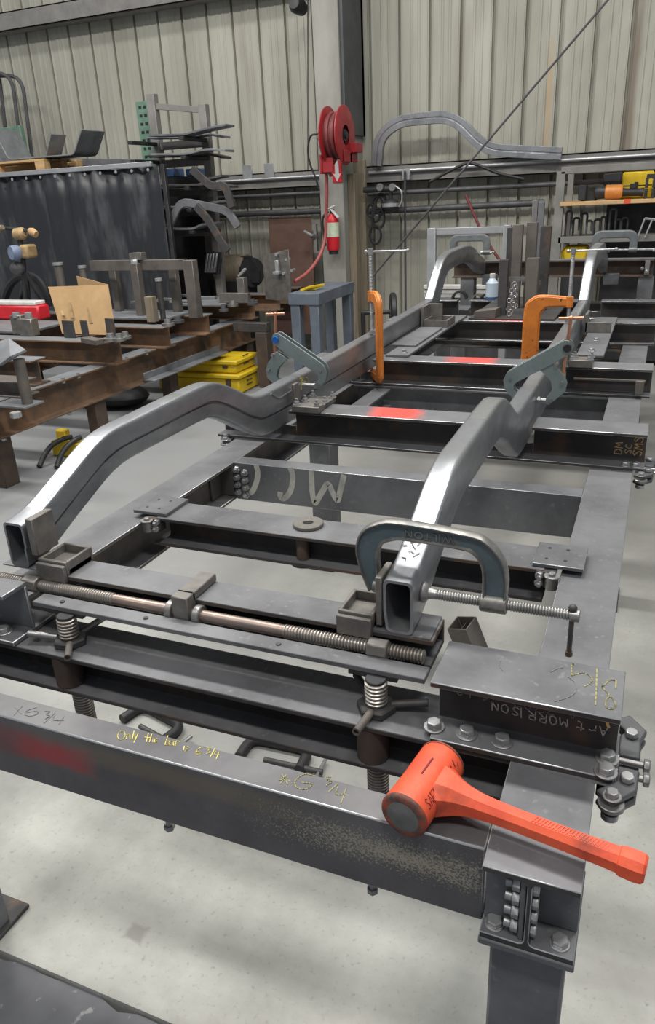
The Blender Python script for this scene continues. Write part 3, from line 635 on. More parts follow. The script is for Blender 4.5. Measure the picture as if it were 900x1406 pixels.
# weld ridge where the left front clip overlaps, and the yellow mark
mb = MB().tube(fillet([(-1.0205,1.50,.196),(-1.0205,1.55,.165),(-1.0205,1.72,.172),(-1.0205,1.72,.075)],.03), .0028, 6)
obj('weld_seam', mb, S_rail, rl_.children[0])
W9 = [[(188,378),(212,368),(206,384)],[(205,370),(202,432)],[(206,396),(222,390)],[(228,368),(238,384),(230,410)]]
mb = strokes(MB(), pix(W9,360,420,3.75,x=-1.0215), .004, (1,0,0), .0012); obj('marker_writing', mb, M_chalk_y, rl_.children[1])
# scratches on the right tube top
mb = MB(); random.seed(5)
for i in range(16):
    y = random.uniform(.415,.475); x = -.216+random.uniform(-.013,.012); z = .2135+(y-.42)*.40
    d = V((random.uniform(-.010,.010), random.uniform(-.004,.010), 0)); d.z = d.y*.40
    strokes(mb, [[(x,y,z+.0012),(x+d.x,y+d.y,z+d.z+.0012)]], .0013, (0,-.37,.93))
obj('scratch_marks', mb, M_blackm, rr.children[0])

# ------------------------------------------------------------------ dead blow hammer lying across the corner
HA, HB = V((-.1080,.0345,.0352)), V((-.0855,.1575,.0352)); HR = .0335
hm = thing('dead_blow_hammer', 'orange red dead blow hammer with dark scuffed face lying on the table corner', 'hammer', (-.02,.08,.0012))
ax = HB-HA; axd = ax.normalized(); side_ = V((axd.y,-axd.x,0)); upv = V((0,0,1))
head = MB().rev(HA, ax, [(0,.0255),(.0,HR-.003),(.02,HR-.0003),(.06,HR),(.30,HR*.985),(.5,HR*.975),(.70,HR*.985),(.93,HR),(.975,HR-.0008),(1,HR-.004)], 40, True)
obj('head', head, M_hammer, hm, ang=50)
obj('face_rim', MB().rev(HA-axd*.0012, axd*.0065, [(0,.0235),(.05,.0298),(.35,.0330),(.75,.0341),(1,.0338)], 40), M_hammer_dirty, hm, ang=60)
obj('striking_face', MB().rev(HA-axd*.0022, axd*.003, [(0,.020),(.4,.0238),(1,.0242)], 36), M_hface, hm)
obj('face_rim', MB().rev(HB-axd*.005, axd*.0062, [(0,.0338),(.3,.0341),(.7,.0325),(1,.029)], 40), M_hammer_dirty, hm, ang=60)
HC = (HA+HB)/2+axd*.004; TIP = V((.1905,.060,.0285)); hd = (TIP-HC); HL = hd.length; hd.normalize(); hs = V((-hd.y,hd.x,0)).normalized(); hu = hd.cross(hs)*1.0
if hu.z < 0: hu = -hu
def hring(t, w, h, ch=.24, n=8):
    p = HC+hd*t; c = ch
    q = [(-w/2,-h/2+h*c),(-w/2+w*c,-h/2),(w/2-w*c,-h/2),(w/2,-h/2+h*c),(w/2,h/2-h*c),(w/2-w*c,h/2),(-w/2+w*c,h/2),(-w/2,h/2-h*c)]
    return [p+hs*a+hu*b for a,b in q]
prof = [(.020,.074,.058),(.030,.066,.056),(.038,.056,.052),(.048,.046,.0445),(.060,.0385,.0375),(.076,.0325,.032),(.095,.0295,.029),(.125,.0275,.0275),(.17,.0272,.0272),(.235,.0285,.028),(HL-.030,.0300,.029)]
obj('handle', MB().loft([hring(t,w,h) for t,w,h in prof]), M_hammer, hm, .0012, seg=2, ang=30)
ce = [(HL-.032,.0320,.031),(HL-.028,.0345,.0335),(HL-.010,.0355,.0345),(HL-.003,.0335,.0325),(HL,.028,.027)]
obj('end_cap', MB().loft([hring(t,w,h) for t,w,h in ce]), M_hammer, hm, .001, ang=30)
mb = MB()
for i in range(26):
    t = .150+i*.0043; w = .0285; k = .0145
    p = HC+hd*t+hu*.01415
    mb.bar(p-hs*.0060, p+hs*.0058+hd*.005, .0013, .0007, hu)
    p2 = HC+hd*(t)+hu*.0141; mb.bar(p2-hs*.0060+hd*.005, p2-hs*.001, .0012, .0007, hu)
    n2 = (-hs+hu).normalized(); p3 = HC+hd*t-hs*.0100+hu*.0102
    mb.bar(p3-(hs+hu)*.0022, p3+(hs+hu)*.0022+hd*.004, .0013, .0007, n2)
obj('grip_ridges', mb, M_hammer, hm)
def cylpt(u, v): a = v; return HA+axd*u+(side_*sin(a)+upv*cos(a))*(HR+.0004)
mb = MB(); random.seed(11); u0 = .016
for ch in 'SAFETY ':
    for l in GL[ch]:
        pts = [cylpt(u0+x*.0065, 1.16-.42*y/1.4) for x, y in l]
        mb.tube(pts, .0006, 5)
    u0 += .0086 if ch != ' ' else .003
for i in range(6):
    x0 = u0; l = [cylpt(x0+random.uniform(0,.006), 1.16-.42*random.random()) for _ in range(4)]
    mb.tube(l, .0006, 5); u0 += .0072
obj('marker_writing', mb, M_ink, hm)['label'] = 'faded hand lettering along the head'
mb = MB().tube([HA+axd*(.052+.034*t)+(side_*sin(.05)+upv*cos(.05))*(HR*.985+.0002) for t in (0,.5,1)], .0013, 6)
obj('embossed_mark', mb, M_ink, hm)

# ------------------------------------------------------------------ anvil C-clamp on the right tube end
wc = thing('anvil_clamp', 'blue grey WILTON C-clamp with bright threaded screw gripping the right tube end', 'C-clamp', (-.13,.41,.085))
OUT = [(-.283,.152),(-.297,.190),(-.3045,.228),(-.294,.262),(-.264,.282),(-.225,.288),(-.112,.281),(-.080,.270),(-.056,.243),(-.047,.205),(-.051,.150)]
INN = [(-.2665,.152),(-.268,.190),(-.269,.222),(-.261,.245),(-.240,.2565),(-.212,.260),(-.122,.2565),(-.101,.250),(-.088,.233),(-.083,.205),(-.083,.150)]
YC = .410
o_ = smooth_path([(x,YC,z) for x,z in OUT], 4); i_ = smooth_path([(x,YC,z) for x,z in INN], 4)
hy = V((0,.0055,0))
wf = obj('frame', MB().loft([[a-hy,a+hy,b+hy,b-hy] for a,b in zip(o_,i_)]), S_wilt, wc, ang=40)
def rimtube(mb, path, w, yy):
    rings = []
    for j,p in enumerate(path):
        d = (path[min(j+1,len(path)-1)]-path[max(j-1,0)]).normalized(); n = V((-d.z,0,d.x))
        rings.append([p+n*w*cos(t)*.55+V((0,1,0))*yy*sin(t) for t in [2*pi*k/10 for k in range(10)]])
    return mb.loft(rings)
mb = MB(); rimtube(mb, o_, .0066, .0115); rimtube(mb, i_, .0066, .0115)
obj('rim', mb, S_wilt_rim, wc, ang=60)
obj('anvil', MB().cyl((-.2775,YC,.160),(-.2590,YC,.160),.0125,16), S_wilt_rim, wc, .001)
obj('screw_boss', MB().cyl((-.0885,YC,.161),(-.0445,YC,.161),.0165,20), S_wilt_rim, wc, .002)
scw = obj('screw', MB().thread((-.170,YC,.161),(.058,YC,.161),.0092,.0046,.0018,16), S_clean, wc)
obj('swivel_pad', MB().rev((-.1893,YC,.161),(.030,0,0),[(0,.0165),(.12,.0185),(.28,.0165),(.42,.010),(.62,.0095),(.85,.0085),(1,.006)],20), S_clean, scw)
obj('screw_end', MB().cyl((.056,YC,.161),(.070,YC,.161),.0105,18), S_clean, scw, .001)
hbm = obj('handle_bar', MB().cyl((.0585,YC-.001,.093),(.0585,YC-.001,.171),.0042,12).sphere((.0585,YC-.001,.174),.0072,12).cyl((.0585,YC-.001,.086),(.0585,YC-.001,.094),.0062,12), S_dark, wc)
tc = bpy.data.curves.new('lettering', 'FONT'); tc.body = 'WILTON'; tc.size = .0195; tc.extrude = .0016; tc.align_x = 'CENTER'; tc.space_character = 1.15
to = bpy.data.objects.new('tmp', tc); COL.objects.link(to)
bpy.context.view_layer.update()
tm = bpy.data.meshes.new_from_object(to.evaluated_get(bpy.context.evaluated_depsgraph_get())); bpy.data.objects.remove(to)
mb = MB(); c0_ = V((-.176,YC-.0058,.2765)); uu, vv = V((-1,0,.03)), V((0,0,-1))
mb.add([c0_+uu*v.co.x+vv*v.co.y+V((0,-1,0))*v.co.z for v in tm.vertices], [tuple(p.vertices) for p in tm.polygons])
obj('raised_lettering', mb, S_wilt_rim, wf, smooth=False)['label'] = 'raised WILTON lettering, upside down'

# ------------------------------------------------------------------ plate locking clamps with copper screws
def plate_clamp(label, mx, ysh, jaw_dx, cap_mat):
    t = thing('locking_clamp', label, 'clamp', (mx(-.2), 1.75, .14), 'plate locking clamps')
    arm = [(-.118,.353),(-.262,.264),(-.286,.247),(-.297,.222),(-.290,.190),(-.262,.160),(-.246,.158),(-.2435,.172),(-.262,.192),(-.262,.209),(-.245,.222),(-.150,.277),(-.096,.314),(-.0885,.331),(-.095,.347),(-.106,.354)]
    jaw = [(-.190,.262),(-.150,.288),(-.112,.246),(-.100,.218),(-.104,.190),(-.150,.146),(-.163,.150),(-.160,.166),(-.142,.196),(-.150,.224),(-.170,.245)]
    for y in (1.733,1.762):
        obj('arm_plate', MB().prism([(mx(x),y,z) for x,z in arm],(0,.0045,0)), S_galv, t, .0008)
    for y in (1.7395,1.7565):
        obj('jaw_plate', MB().prism([(mx(x)+jaw_dx,y,z) for x,z in jaw],(0,.0045,0)), S_galv, t, .0008)
    mb = MB()
    for x,z,dx in ((-.105,.330,0),(-.275,.225,0),(-.262,.172,0),(-.135,.275,jaw_dx),(-.115,.220,jaw_dx),(-.145,.164,jaw_dx)):
        mb.cyl((mx(x)+dx,1.7295,z),(mx(x)+dx,1.7695,z),.0052,12)
    obj('rivet', mb, S_clean, t)
    obj('pivot_cap', MB().cyl((mx(-.106),1.724,.331),(mx(-.106),1.7328,.331),.0125,18).cyl((mx(-.106),1.7330,.331),(mx(-.106),1.7665,.331),.0085,16), cap_mat, t, .001)
    sx0, sx1 = mx(-.115)+jaw_dx*.6, mx(-.1035)
    s = obj('screw', MB().cyl((sx0,1.7485,.232),(sx1,1.7485,.418),.0052,14), M_copper, t)
    obj('handle_bar', MB().cyl((sx1-.036,1.7485,.4165),(sx1+.036,1.7485,.4195),.0048,12).sphere((sx1,1.7485,.418),.0085,12), M_copper, s)
    a = mx(-.2440); b = mx(-.2425)
    e = -.2415 if mx(0) == 0 else -1.0205
    obj('jaw_screw', MB().cyl((mx(-.262),1.7485,.168),(e+(-.0015 if mx(0)==0 else .0015),1.7485,.168),.0075,12), S_zinc, t)
    e2 = -.1905 if mx(0) == 0 else -1.0735
    obj('jaw_screw', MB().cyl((mx(-.150)+jaw_dx,1.7485,.158),(e2+(.0015 if mx(0)==0 else -.0015),1.7485,.158),.0075,12).hexa((e2+(.004 if mx(0)==0 else -.004),1.7485,.158),(1 if mx(0)==0 else -1,0,0),.0125,.009), S_zinc, t)
plate_clamp('grey green locking clamp with copper T-handle around the right tube', lambda x: x, 0, 0, M_black)
plate_clamp('grey green locking clamp with blue cap and copper T-handle around the left tube', lambda x: -1.213-x, 0, -.048, M_blue)

# ------------------------------------------------------------------ orange C-clamps and far grey C-clamps: frame in the plane of u and z
def c_clamp(name, label, o, u, spine, arm, z0, z1, w, th, fm, screw_z, hand, hand_len, rimm, group):
    # o: spine foot position, u: horizontal direction of the arms; screw vertical at arm end
    o, u = V(o), V(u).normalized(); n = V((-u.y,u.x,0))
    t = thing(name, label, 'C-clamp', (o.x,o.y,z0), group)
    def P(a, z, b=0): return V((o.x,o.y,0))+u*a+n*b+V((0,0,z))
    out = [(arm+.012,z0-.006),(spine*2,z0-.012),(-.002,z0+.01),(-.004,z0+.06),(-.002,z1-.055),(.028,z1-.008),(.075,z1+.004),(arm+.016,z1-.006)]
    inn = [(arm+.012,z0+.017),(w*1.4,z0+.018),(w*1.02,z0+.040),(w*.95,z0+.07),(w*.98,z1-.085),(w*1.25,z1-.050),(w*1.6,z1-.038),(arm+.016,z1-.034)]
    oo = smooth_path([P(a,z) for a,z in out],4); ii = smooth_path([P(a,z) for a,z in inn],4)
    hn = n*th/2
    obj('frame', MB().loft([[a-hn,a+hn,b+hn,b-hn] for a,b in zip(oo,ii)]), fm, t, .002, ang=40)
    mb = MB(); mb.tube(oo, th*.36, 8); mb.tube([p+V((0,0,.0)) for p in ii], th*.30, 8)
    obj('rim', mb, rimm, t, ang=60)
    q = P(arm, 0)
    obj('screw_boss', MB().cyl((q.x,q.y,z1-.042),(q.x,q.y,z1+.004),.0165,16), fm, t, .001)
    s = obj('screw', MB().thread((q.x,q.y,screw_z),(q.x,q.y,hand),.0088,.006,.0014,12), S_zinc, t)
    obj('swivel_pad', MB().cyl((q.x,q.y,screw_z-.008),(q.x,q.y,screw_z+.004),.014,14), S_zinc, s)
    b = V(hand_len); h0 = V((q.x,q.y,hand))
    obj('handle_bar', MB().cyl(h0-b*.12,h0+b,.0045,10).sphere(h0+b,.008,10).sphere(h0-b*.12,.008,10).cyl((q.x,q.y,hand-.012),(q.x,q.y,hand+.012),.0115,14), S_zinc, t)
    return t
c_clamp('c_clamp', 'orange C-clamp seen broadside standing over the right tube', (-.408,2.90), (1,0,0), .03, .186, .020, .330, .060, .024, M_orange, .232, .526, (.175,0,.004), M_orange, 'orange C-clamps')
pl = V((-.943,2.400,0)); vd = V((-.086,.138,0))
c_clamp('c_clamp', 'orange C-clamp seen edge-on against the left tube', (pl.x,pl.y), vd, .03, vd.length, .034, .398, .045, .024, M_orange, .224, .565, (.16,.03,.0), M_orange, 'orange C-clamps')
def far_clamp(label, x0, x1, y, z0, z1, xs0, xs1, zs):
    t = thing('c_clamp', label, 'C-clamp', ((x0+x1)/2, y, z0), 'grey C-clamps at the far end')
    path_o = fillet([(x0,y,z0),(x0,y,z1),(x1,y,z1),(x1,y,z0)], .055, 6); path_i = fillet([(x0+.034,y,z0),(x0+.034,y,z1-.034),(x1-.034,y,z1-.034),(x1-.034,y,z0)], .03, 6)
    hn = V((0,.008,0))
    obj('frame', MB().loft([[a-hn,a+hn,b+hn,b-hn] for a,b in zip(path_o,path_i)]), S_greyclamp, t, .002, ang=40)
    mb = MB().tube(path_o, .008, 8).tube(path_i, .007, 8); obj('rim', mb, S_greyclamp, t)
    obj('screw', MB().thread((xs0,y,zs),(xs1,y,zs),.0085,.006,.0014,12).cyl((xs0-.002,y,zs),(xs0+.010,y,zs),.015,12), S_zinc, t)
    obj('handle_bar', MB().cyl((xs1-.01,y-.07,zs),(xs1-.01,y+.07,zs),.005,10).sphere((xs1-.01,y-.07,zs),.009,10), S_zinc, t)
    obj('screw_boss', MB().cyl((x1-.042,y,zs),(x1+.008,y,zs),.016,14), S_greyclamp, t)
far_clamp('grey C-clamp over the far end of the right tube', -.285,-.020,4.80,.375,.498,-.188,.10,.384)
far_clamp('grey C-clamp over the far end of the left tube', -1.235,-.965,4.80,.375,.498,-1.018,-.93,.384)

# ------------------------------------------------------------------ far fixtures
up = thing('upright_fixture', 'cluster of dark upright square tubes on a plate above the third crossbar', 'fixture', (-.6,4.0,ZA))
obj('base_plate', MB().box(-.83,-.36,3.60,4.49,ZA+.0005,ZA+.012), S_dark, up, .002)
def upr(px0, px1, pyt, y, m_, zb=ZA+.0125, dy=None):
    a, b = at(px0, pyt, y=y), at(px1, pyt, y=y); w = b.x-a.x
    return obj('upright_tube', MB().rtube(((a.x+b.x)/2, y+w/2, zb),((a.x+b.x)/2, y+w/2, a.z), w, dy or w, .005, (0,1,0)), m_, up, .001)
upr(686,698,357,3.70,S_dark); upr(724,740,355,3.72,S_tan); upr(705,718,309,3.98,S_tan); upr(724,738,306,4.02,S_tan); upr(743,757,311,3.90,S_dark)
upr(697,706,313,4.25,S_dark); upr(732,739,275,4.36,S_clean); upr(740,748,278,4.36,S_mill)
mb = MB(); a = at(662,436,y=3.60)
obj('channel_piece', MB().prism([(-.80,3.605,ZA+.0125),(-.68,3.60,ZA+.0125),(-.68,3.60,ZA+.06),(-.80,3.605,ZA+.045)],(.01,.10,0)), S_tan, up, .002)
obj('cross_strap', MB().box(-.68,-.52,3.80,3.808,.30,.325).box(-.58,-.47,3.82,3.828,.275,.30), S_clean, up)
random.seed(4); mb = MB()
for i in range(14):
    c = V((-.60+random.uniform(-.02,.02), 3.66+random.uniform(-.03,.03), ZA+.03+i*.012)); mb.tube([c+V((cos(t)*.012,.002*sin(3*t),sin(t)*.012)) for t in [2*pi*k/10 for k in range(10)]], .0028, 6, True)
obj('chain', mb, S_zinc, up)
# stepped locating bar by the left tube
sb = thing('locating_bar', 'flat stepped steel bar with a small upright tray beside the left tube', 'fixture', (-.93,3.1,ZA))
obj('flat_bar', MB().box(-.965,-.86,2.53,3.70,ZA+.0008,ZA+.011), S_mill, sb, .001)
obj('step_plate', MB().box(-1.000,-.88,2.72,3.22,ZA+.0112,ZA+.020), S_mill, sb, .001)
obj('tray', MB().box(-.995,-.865,3.26,3.27,ZA+.0112,ZA+.05).box(-.995,-.985,3.27,3.42,ZA+.0112,ZA+.05).box(-.875,-.865,3.27,3.42,ZA+.0112,ZA+.05).box(-.995,-.865,3.42,3.43,ZA+.0112,ZA+.05), S_block, sb, .0015)
obj('stop_plate', MB().box(-1.012,-.998,3.27,3.40,ZA+.0112,ZA+.115).box(-1.012,-.93,3.40,3.412,ZA+.0112,ZA+.115), S_block, sb, .0015)
for y in (2.60,3.50): top_bolt(sb, -.90, y, ZA+.011)
sb2 = thing('locating_bar', 'grey flat bar with bolts to the right of the right tube', 'fixture', (-.10,3.1,ZA))
obj('flat_bar', MB().box(-.155,-.045,2.66,3.70,ZA+.0008,ZA+.011), S_mill, sb2, .001)
obj('stop_plate', MB().box(-.172,-.160,3.2,3.32,ZA+.0008,ZA+.10).box(-.17,-.05,3.20,3.212,ZA+.0112,ZA+.06), S_block, sb2, .0015)
for y in (2.75,3.0,3.45): top_bolt(sb2, -.10, y, ZA+.011)
obj('spacer_beam', MB().ibeam('y', 1.95, 2.455, -.955, -.012, .075, .08, .007, .005), S_mill, jig)
# far raised cross stand that carries the tube ends
fs = thing('cross_stand', 'raised far crossbar with brown web on posts, at the tubes far ends', 'crossbar', (-.55,5.08,0))
obj('beam', MB().ibeam('x', -1.27, .10, 5.06, .305, .12, .112, .009, .0065), S_rustd, fs, .0012)
obj('top_strip', MB().box(-1.27,.10,5.00,5.12,.3052,.309), S_mill, fs)
for x in (-1.16,.06): obj('post', MB().box(x-.05,x+.05,5.01,5.11,.0005,.192), S_mill, fs, .003)
obj('bracket', MB().box(.045,.075,4.985,4.999,.21,.30).hexa((.03,4.998,.25),(0,-1,0),.012,.02).hexa((.06,4.985,.23),(0,-1,0),.012,.02), S_clean, fs, .001)
for x in (-.985,-.16):
    obj('rest_block', MB().box(x-.05,x+.05,4.93,4.998,.150,.2205), S_mill, fs, .003)
tb = MB().rev((-.985,4.395,ZA+.0005),(0,0,.175),[(0,.036),(.03,.040),(.62,.040),(.74,.030),(.80,.017),(.86,.016),(.87,.021),(1,.021)],20)
p = at(676,398,y=4.44)
bt = thing('spray_bottle', 'pale blue white plastic bottle standing on the fourth crossbar', 'bottle', (p.x,4.44,ZA+.001))
obj('body', MB().rev((p.x,4.44,ZA+.001),(0,0,.135),[(0,.036),(.03,.040),(.78,.040),(.92,.024),(1,.017)],20), M_bluewhite, bt)
obj('cap', MB().cyl((p.x,4.44,ZA+.1365),(p.x,4.44,ZA+.165),.018,16), M_white, bt, .001)
obj('base_band', MB().cyl((p.x,4.44,ZA+.004),(p.x,4.44,ZA+.02),.0406,20), M_bluep, bt)
for i,(pa,pb,lab) in enumerate(((620,641,'dark half-round pipe saddle, leftmost on the fourth crossbar'),(648,662,'dark half-round pipe saddle in the middle of the fourth crossbar'),(660,674,'dark half-round pipe saddle next to the pale bottle'))):
    a, b = at(pa,410,y=4.45), at(pb,410,y=4.45); c = V(((a.x+b.x)/2, 4.45, ZA+.001)); r = (b.x-a.x)/2
    rg = []
    for t in [pi*k/12 for k in range(13)]:
        d = V((cos(t),0,sin(t))); rg.append([c+d*r, c+d*r+V((0,.05,0)), c+d*(r-.012)+V((0,.05,0)), c+d*(r-.012)])
    single('pipe_saddle', MB().loft(rg), M_blackm if i != 1 else S_tan, lab, 'pipe saddle', 'pipe saddles on the far crossbar')

# ------------------------------------------------------------------ wall services
def wall_pipe(name, label, pts, r, m_, cat='pipe', group=None):
    return single(name, MB().tube(pts, r, 10), m_, label, cat, group)
wall_pipe('conduit', 'bright galvanised conduit along the wall girt right of the column', [(-2.6,6.955,.985),(3.2,6.955,.998)], .016, M_pipe, 'conduit')
wall_pipe('conduit', 'bright galvanised conduit along the wall girt left of the column', [(-7.5,6.955,.985),(-3.02,6.955,.985)], .014, M_pipe, 'conduit')
wall_pipe('wall_pipe', 'dark pipe just under the girt right of the column', [(-2.6,6.93,.792),(3.2,6.93,.815)], .022, M_pipe_d)
wall_pipe('wall_pipe', 'thick dark pipe second below the girt right of the column', [(-2.6,6.93,.630),(-.9,6.93,.648)], .030, M_pipe_d)
wall_pipe('wall_pipe', 'dark pipe just under the girt left of the column', [(-5.2,6.93,.828),(-3.02,6.93,.828)], .018, M_pipe_d)
wall_pipe('wall_pipe', 'dark pipe second below the girt left of the column', [(-5.2,6.93,.655),(-3.02,6.93,.655)], .030, M_pipe_d)
for i, px in enumerate((288,318)):
    q = at(px+52,238,y=6.97); single('girt_clip', MB().box(q.x-.055,q.x+.055,6.966,6.9795,1.0,1.13), M_pipe, ['pale clip plate on the girt, further from the column','pale clip plate on the girt, nearer the column'][i], 'clip', 'pale clip plates on the girt', bevel=.002)
a = at(557,235,y=6.91); b = at(553,470,y=6.91)
wall_pipe('drop_conduit', 'thin vertical conduit dropping from the girt right of the column', [(a.x,6.895,a.z),(a.x,6.895,-.6)], .011, M_pipe_d, 'conduit')
single('junction_box', MB().box(a.x-.04,a.x+.04,6.92,6.978,.90,1.0), M_pipe, 'small grey junction box on the girt above the drop conduit', 'box', bevel=.004)
a, b = at(505,388,y=6.45), at(842,-8,y=6.75)
single('stay_cable', MB().cyl(a, b+(b-a)*.75, .010, 8), M_pipe_d, 'dark steel stay cable running diagonally across the back wall', 'cable')
wall_pipe('black_hose', 'black hose arching over the girt behind the diagonal cable', smooth_path([at(x,y_,y=6.87) for x,y_ in ((590,250),(612,238),(632,228),(645,224),(660,228),(685,238),(720,246))],4), .014, M_black, 'hose')
wall_pipe('red_hose', 'thin dark red hose hanging down the wall behind the upright tubes', smooth_path([at(x,y_,y=6.6) for x,y_ in ((640,268),(650,292),(662,318),(676,342),(690,362))],4), .013, M_hosed, 'hose')
# bent tube hung on the girt
pth = fillet([at(x,y_,y=6.90) for x,y_ in ((518,228),(521,188),(548,166),(622,159),(668,206),(772,211))], .16, 6)
mb = MB(); rg = []
for j,p in enumerate(pth):
    d = (pth[min(j+1,len(pth)-1)]-pth[max(j-1,0)]).normalized(); n = V((-d.z,0,d.x))*.052; t_ = V((0,.026,0))
    rg.append([p-n-t_, p-n+t_, p+n+t_, p+n-t_, p+n*.1-t_, p+n*.05-t_*.7, p-n*.05-t_*.7, p-n*.1-t_])
mb.loft(rg)
single('frame_tube_offcut', mb, S_rail, 'bent arch shaped steel tube resting on the wall girt above the cable', 'frame rail', bevel=.006, seg=2, ang=35)
single('ceiling_light_wire', MB().cyl(at(423,0,y=7.0), at(423,238,y=7.0), .006, 6), M_pipe_d, 'thin vertical wire down the wall left of the column', 'wire')
single('wall_lamp', MB().rev(at(415,12,y=6.9), (0,-.18,.02), [(0,.06),(.7,.075),(1,.05)], 16), M_blackm, 'small black lamp head at the top of the wall beside the column', 'lamp')

# ------------------------------------------------------------------ hose reel, arrow sign and extinguisher on the column
rc = at(470,186,y=6.34); rd = .245
hr = thing('hose_reel', 'red hose reel with two discs mounted high on the column', 'hose reel', (rc.x, rc.y, rc.z))
for xx,z_ in ((rc.x+.015,0),(rc.x-.135,.0)):
    obj('disc', MB().rev((xx,rc.y,rc.z+z_),(.022,0,0),[(0,.085),(0,rd-.012),(.3,rd),(.7,rd),(1,rd-.012),(1,.085)],44,False), M_red, hr, ang=40)
mb = MB()
for k in range(4):
    x = rc.x-.105+.026*k; mb.tube([(x, rc.y+cos(t)*(.165+.018*(k%2)), rc.z+sin(t)*(.165+.018*(k%2))) for t in [2*pi*i/32 for i in range(32)]], .017, 8, True)
obj('coiled_hose', mb, M_hosed, hr)
obj('hub', MB().cyl((rc.x-.15,rc.y,rc.z),(rc.x+.03,rc.y,rc.z),.05,20).cyl((rc.x+.025,rc.y,rc.z),(rc.x+.05,rc.y,rc.z),.03,14), M_black, hr)
obj('arm', MB().box(rc.x+.040,rc.x+.05,rc.y-.09,rc.y+.11,rc.z-.22,rc.z-.12).box(rc.x+.03,rc.x+.05,rc.y+.06,6.598,rc.z-.22,rc.z-.14), M_red, hr, .004)
obj('hose_guide', MB().box(rc.x-.16,rc.x-.05,rc.y-.13,rc.y-.10,rc.z-.30,rc.z-.18).box(rc.x-.17,rc.x-.15,rc.y-.15,rc.y-.02,rc.z-.31,rc.z-.15), M_red, hr, .004)
obj('wall_bracket', MB().box(rc.x-.02,rc.x+.10,rc.y+.10,6.598,rc.z-.14,rc.z-.06), M_red, hr, .003)
single('air_hose', MB().tube(smooth_path([(rc.x-.10,rc.y-.05,rc.z-.33)]+[at(x,y_,y=yy) for x,y_,yy in ((449,230,6.30),(449,265,6.34),(448,300,6.38),(447,325,6.38),(440,350,6.3),(425,372,6.1),(405,387,5.9))],5), .0165, 10), M_hose, 'pink red air hose hanging from the reel and curving to the left table', 'hose')
wall_pipe('supply_hose', 'thin dark supply hose looping from the reel down to the girt', smooth_path([at(x,y_,y=6.55) for x,y_ in ((437,184),(427,187),(423,205),(426,225),(434,245),(438,260))],4), .009, M_black, 'hose')
s0, s1 = at(456,221,y=6.592), at(470,250,y=6.592)
sg = thing('arrow_sign', 'red sign with a white down arrow below the hose reel', 'sign', ((s0.x+s1.x)/2,6.59,s1.z))
obj('plate', MB().box(s0.x,s1.x,6.592,6.598,s1.z,s0.z), M_redp, sg)
cx_, w_ = (s0.x+s1.x)/2, (s1.x-s0.x)
ar = [(cx_-w_*.2,s0.z-.005),(cx_+w_*.2,s0.z-.005),(cx_+w_*.2,s1.z+.075),(cx_+w_*.42,s1.z+.075),(cx_,s1.z+.008),(cx_-w_*.42,s1.z+.075),(cx_-w_*.2,s1.z+.075)]
obj('arrow', MB().prism([(x,6.5915,z) for x,z in ar],(0,-.001,0)), M_white, sg)
e0 = at(458,349,y=6.49); ex, ez = e0.x, e0.z
fe = thing('fire_extinguisher', 'red fire extinguisher with pale label hung on the column', 'fire extinguisher', (ex,6.5,ez))
obj('cylinder', MB().rev((ex,6.5,ez+.03),(0,0,.34),[(0,.03),(.02,.055),(.08,.062),(.80,.062),(.9,.05),(1,.025)],24), M_redp, fe)
obj('label', MB().rev((ex,6.5,ez+.16),(0,0,.13),[(0,.0626),(1,.0626)],24,False), M_lab, fe)
obj('valve', MB().cyl((ex,6.5,ez+.37),(ex,6.5,ez+.41),.022,12), M_blackm, fe)
obj('handle', MB().bar((ex-.03,6.47,ez+.41),(ex+.055,6.44,ez+.44),.02,.014).bar((ex,6.47,ez+.415),(ex+.085,6.45,ez+.33),.03,.016), M_white, fe, .003)
obj('hose', MB().tube(smooth_path([(ex-.02,6.455,ez+.39),(ex-.075,6.44,ez+.33),(ex-.07,6.44,ez+.18),(ex-.06,6.45,ez+.08)],4),.011,8), M_black, fe)
obj('base_cap', MB().cyl((ex,6.5,ez),(ex,6.5,ez+.035),.045,18), M_black, fe)
obj('hanger', MB().box(ex-.02,ex+.02,6.56,6.598,ez+.1,ez+.36), M_blackm, fe)
# rusty sheet leaning left of the column, valve on a bracket
a, b = at(368,300,y=6.95), at(446,392,y=6.95)
single('steel_sheet', MB().box(a.x,b.x-.12,6.955,6.962,-.6,a.z), M_brownp, 'rust brown steel sheet against the wall left of the column', 'sheet', bevel=.002)
a = at(428,322,y=6.75)
vb = thing('wall_valve', 'bright handled valve on a grey bracket left of the extinguisher', 'valve', (a.x,6.75,a.z))
obj('handle', MB().bar(at(418,317,y=6.74), at(430,324,y=6.74), .03, .022), M_pipe, vb, .004)
obj('body', MB().cyl(at(429,324,y=6.75), at(436,326,y=6.80), .03, 12), S_clean, vb)
obj('bracket', MB().box(a.x+.02,a.x+.05,6.76,6.80,a.z-.16,a.z+.1).box(a.x+.02,a.x+.10,6.76,6.80,a.z-.18,a.z-.16), M_girt, vb)
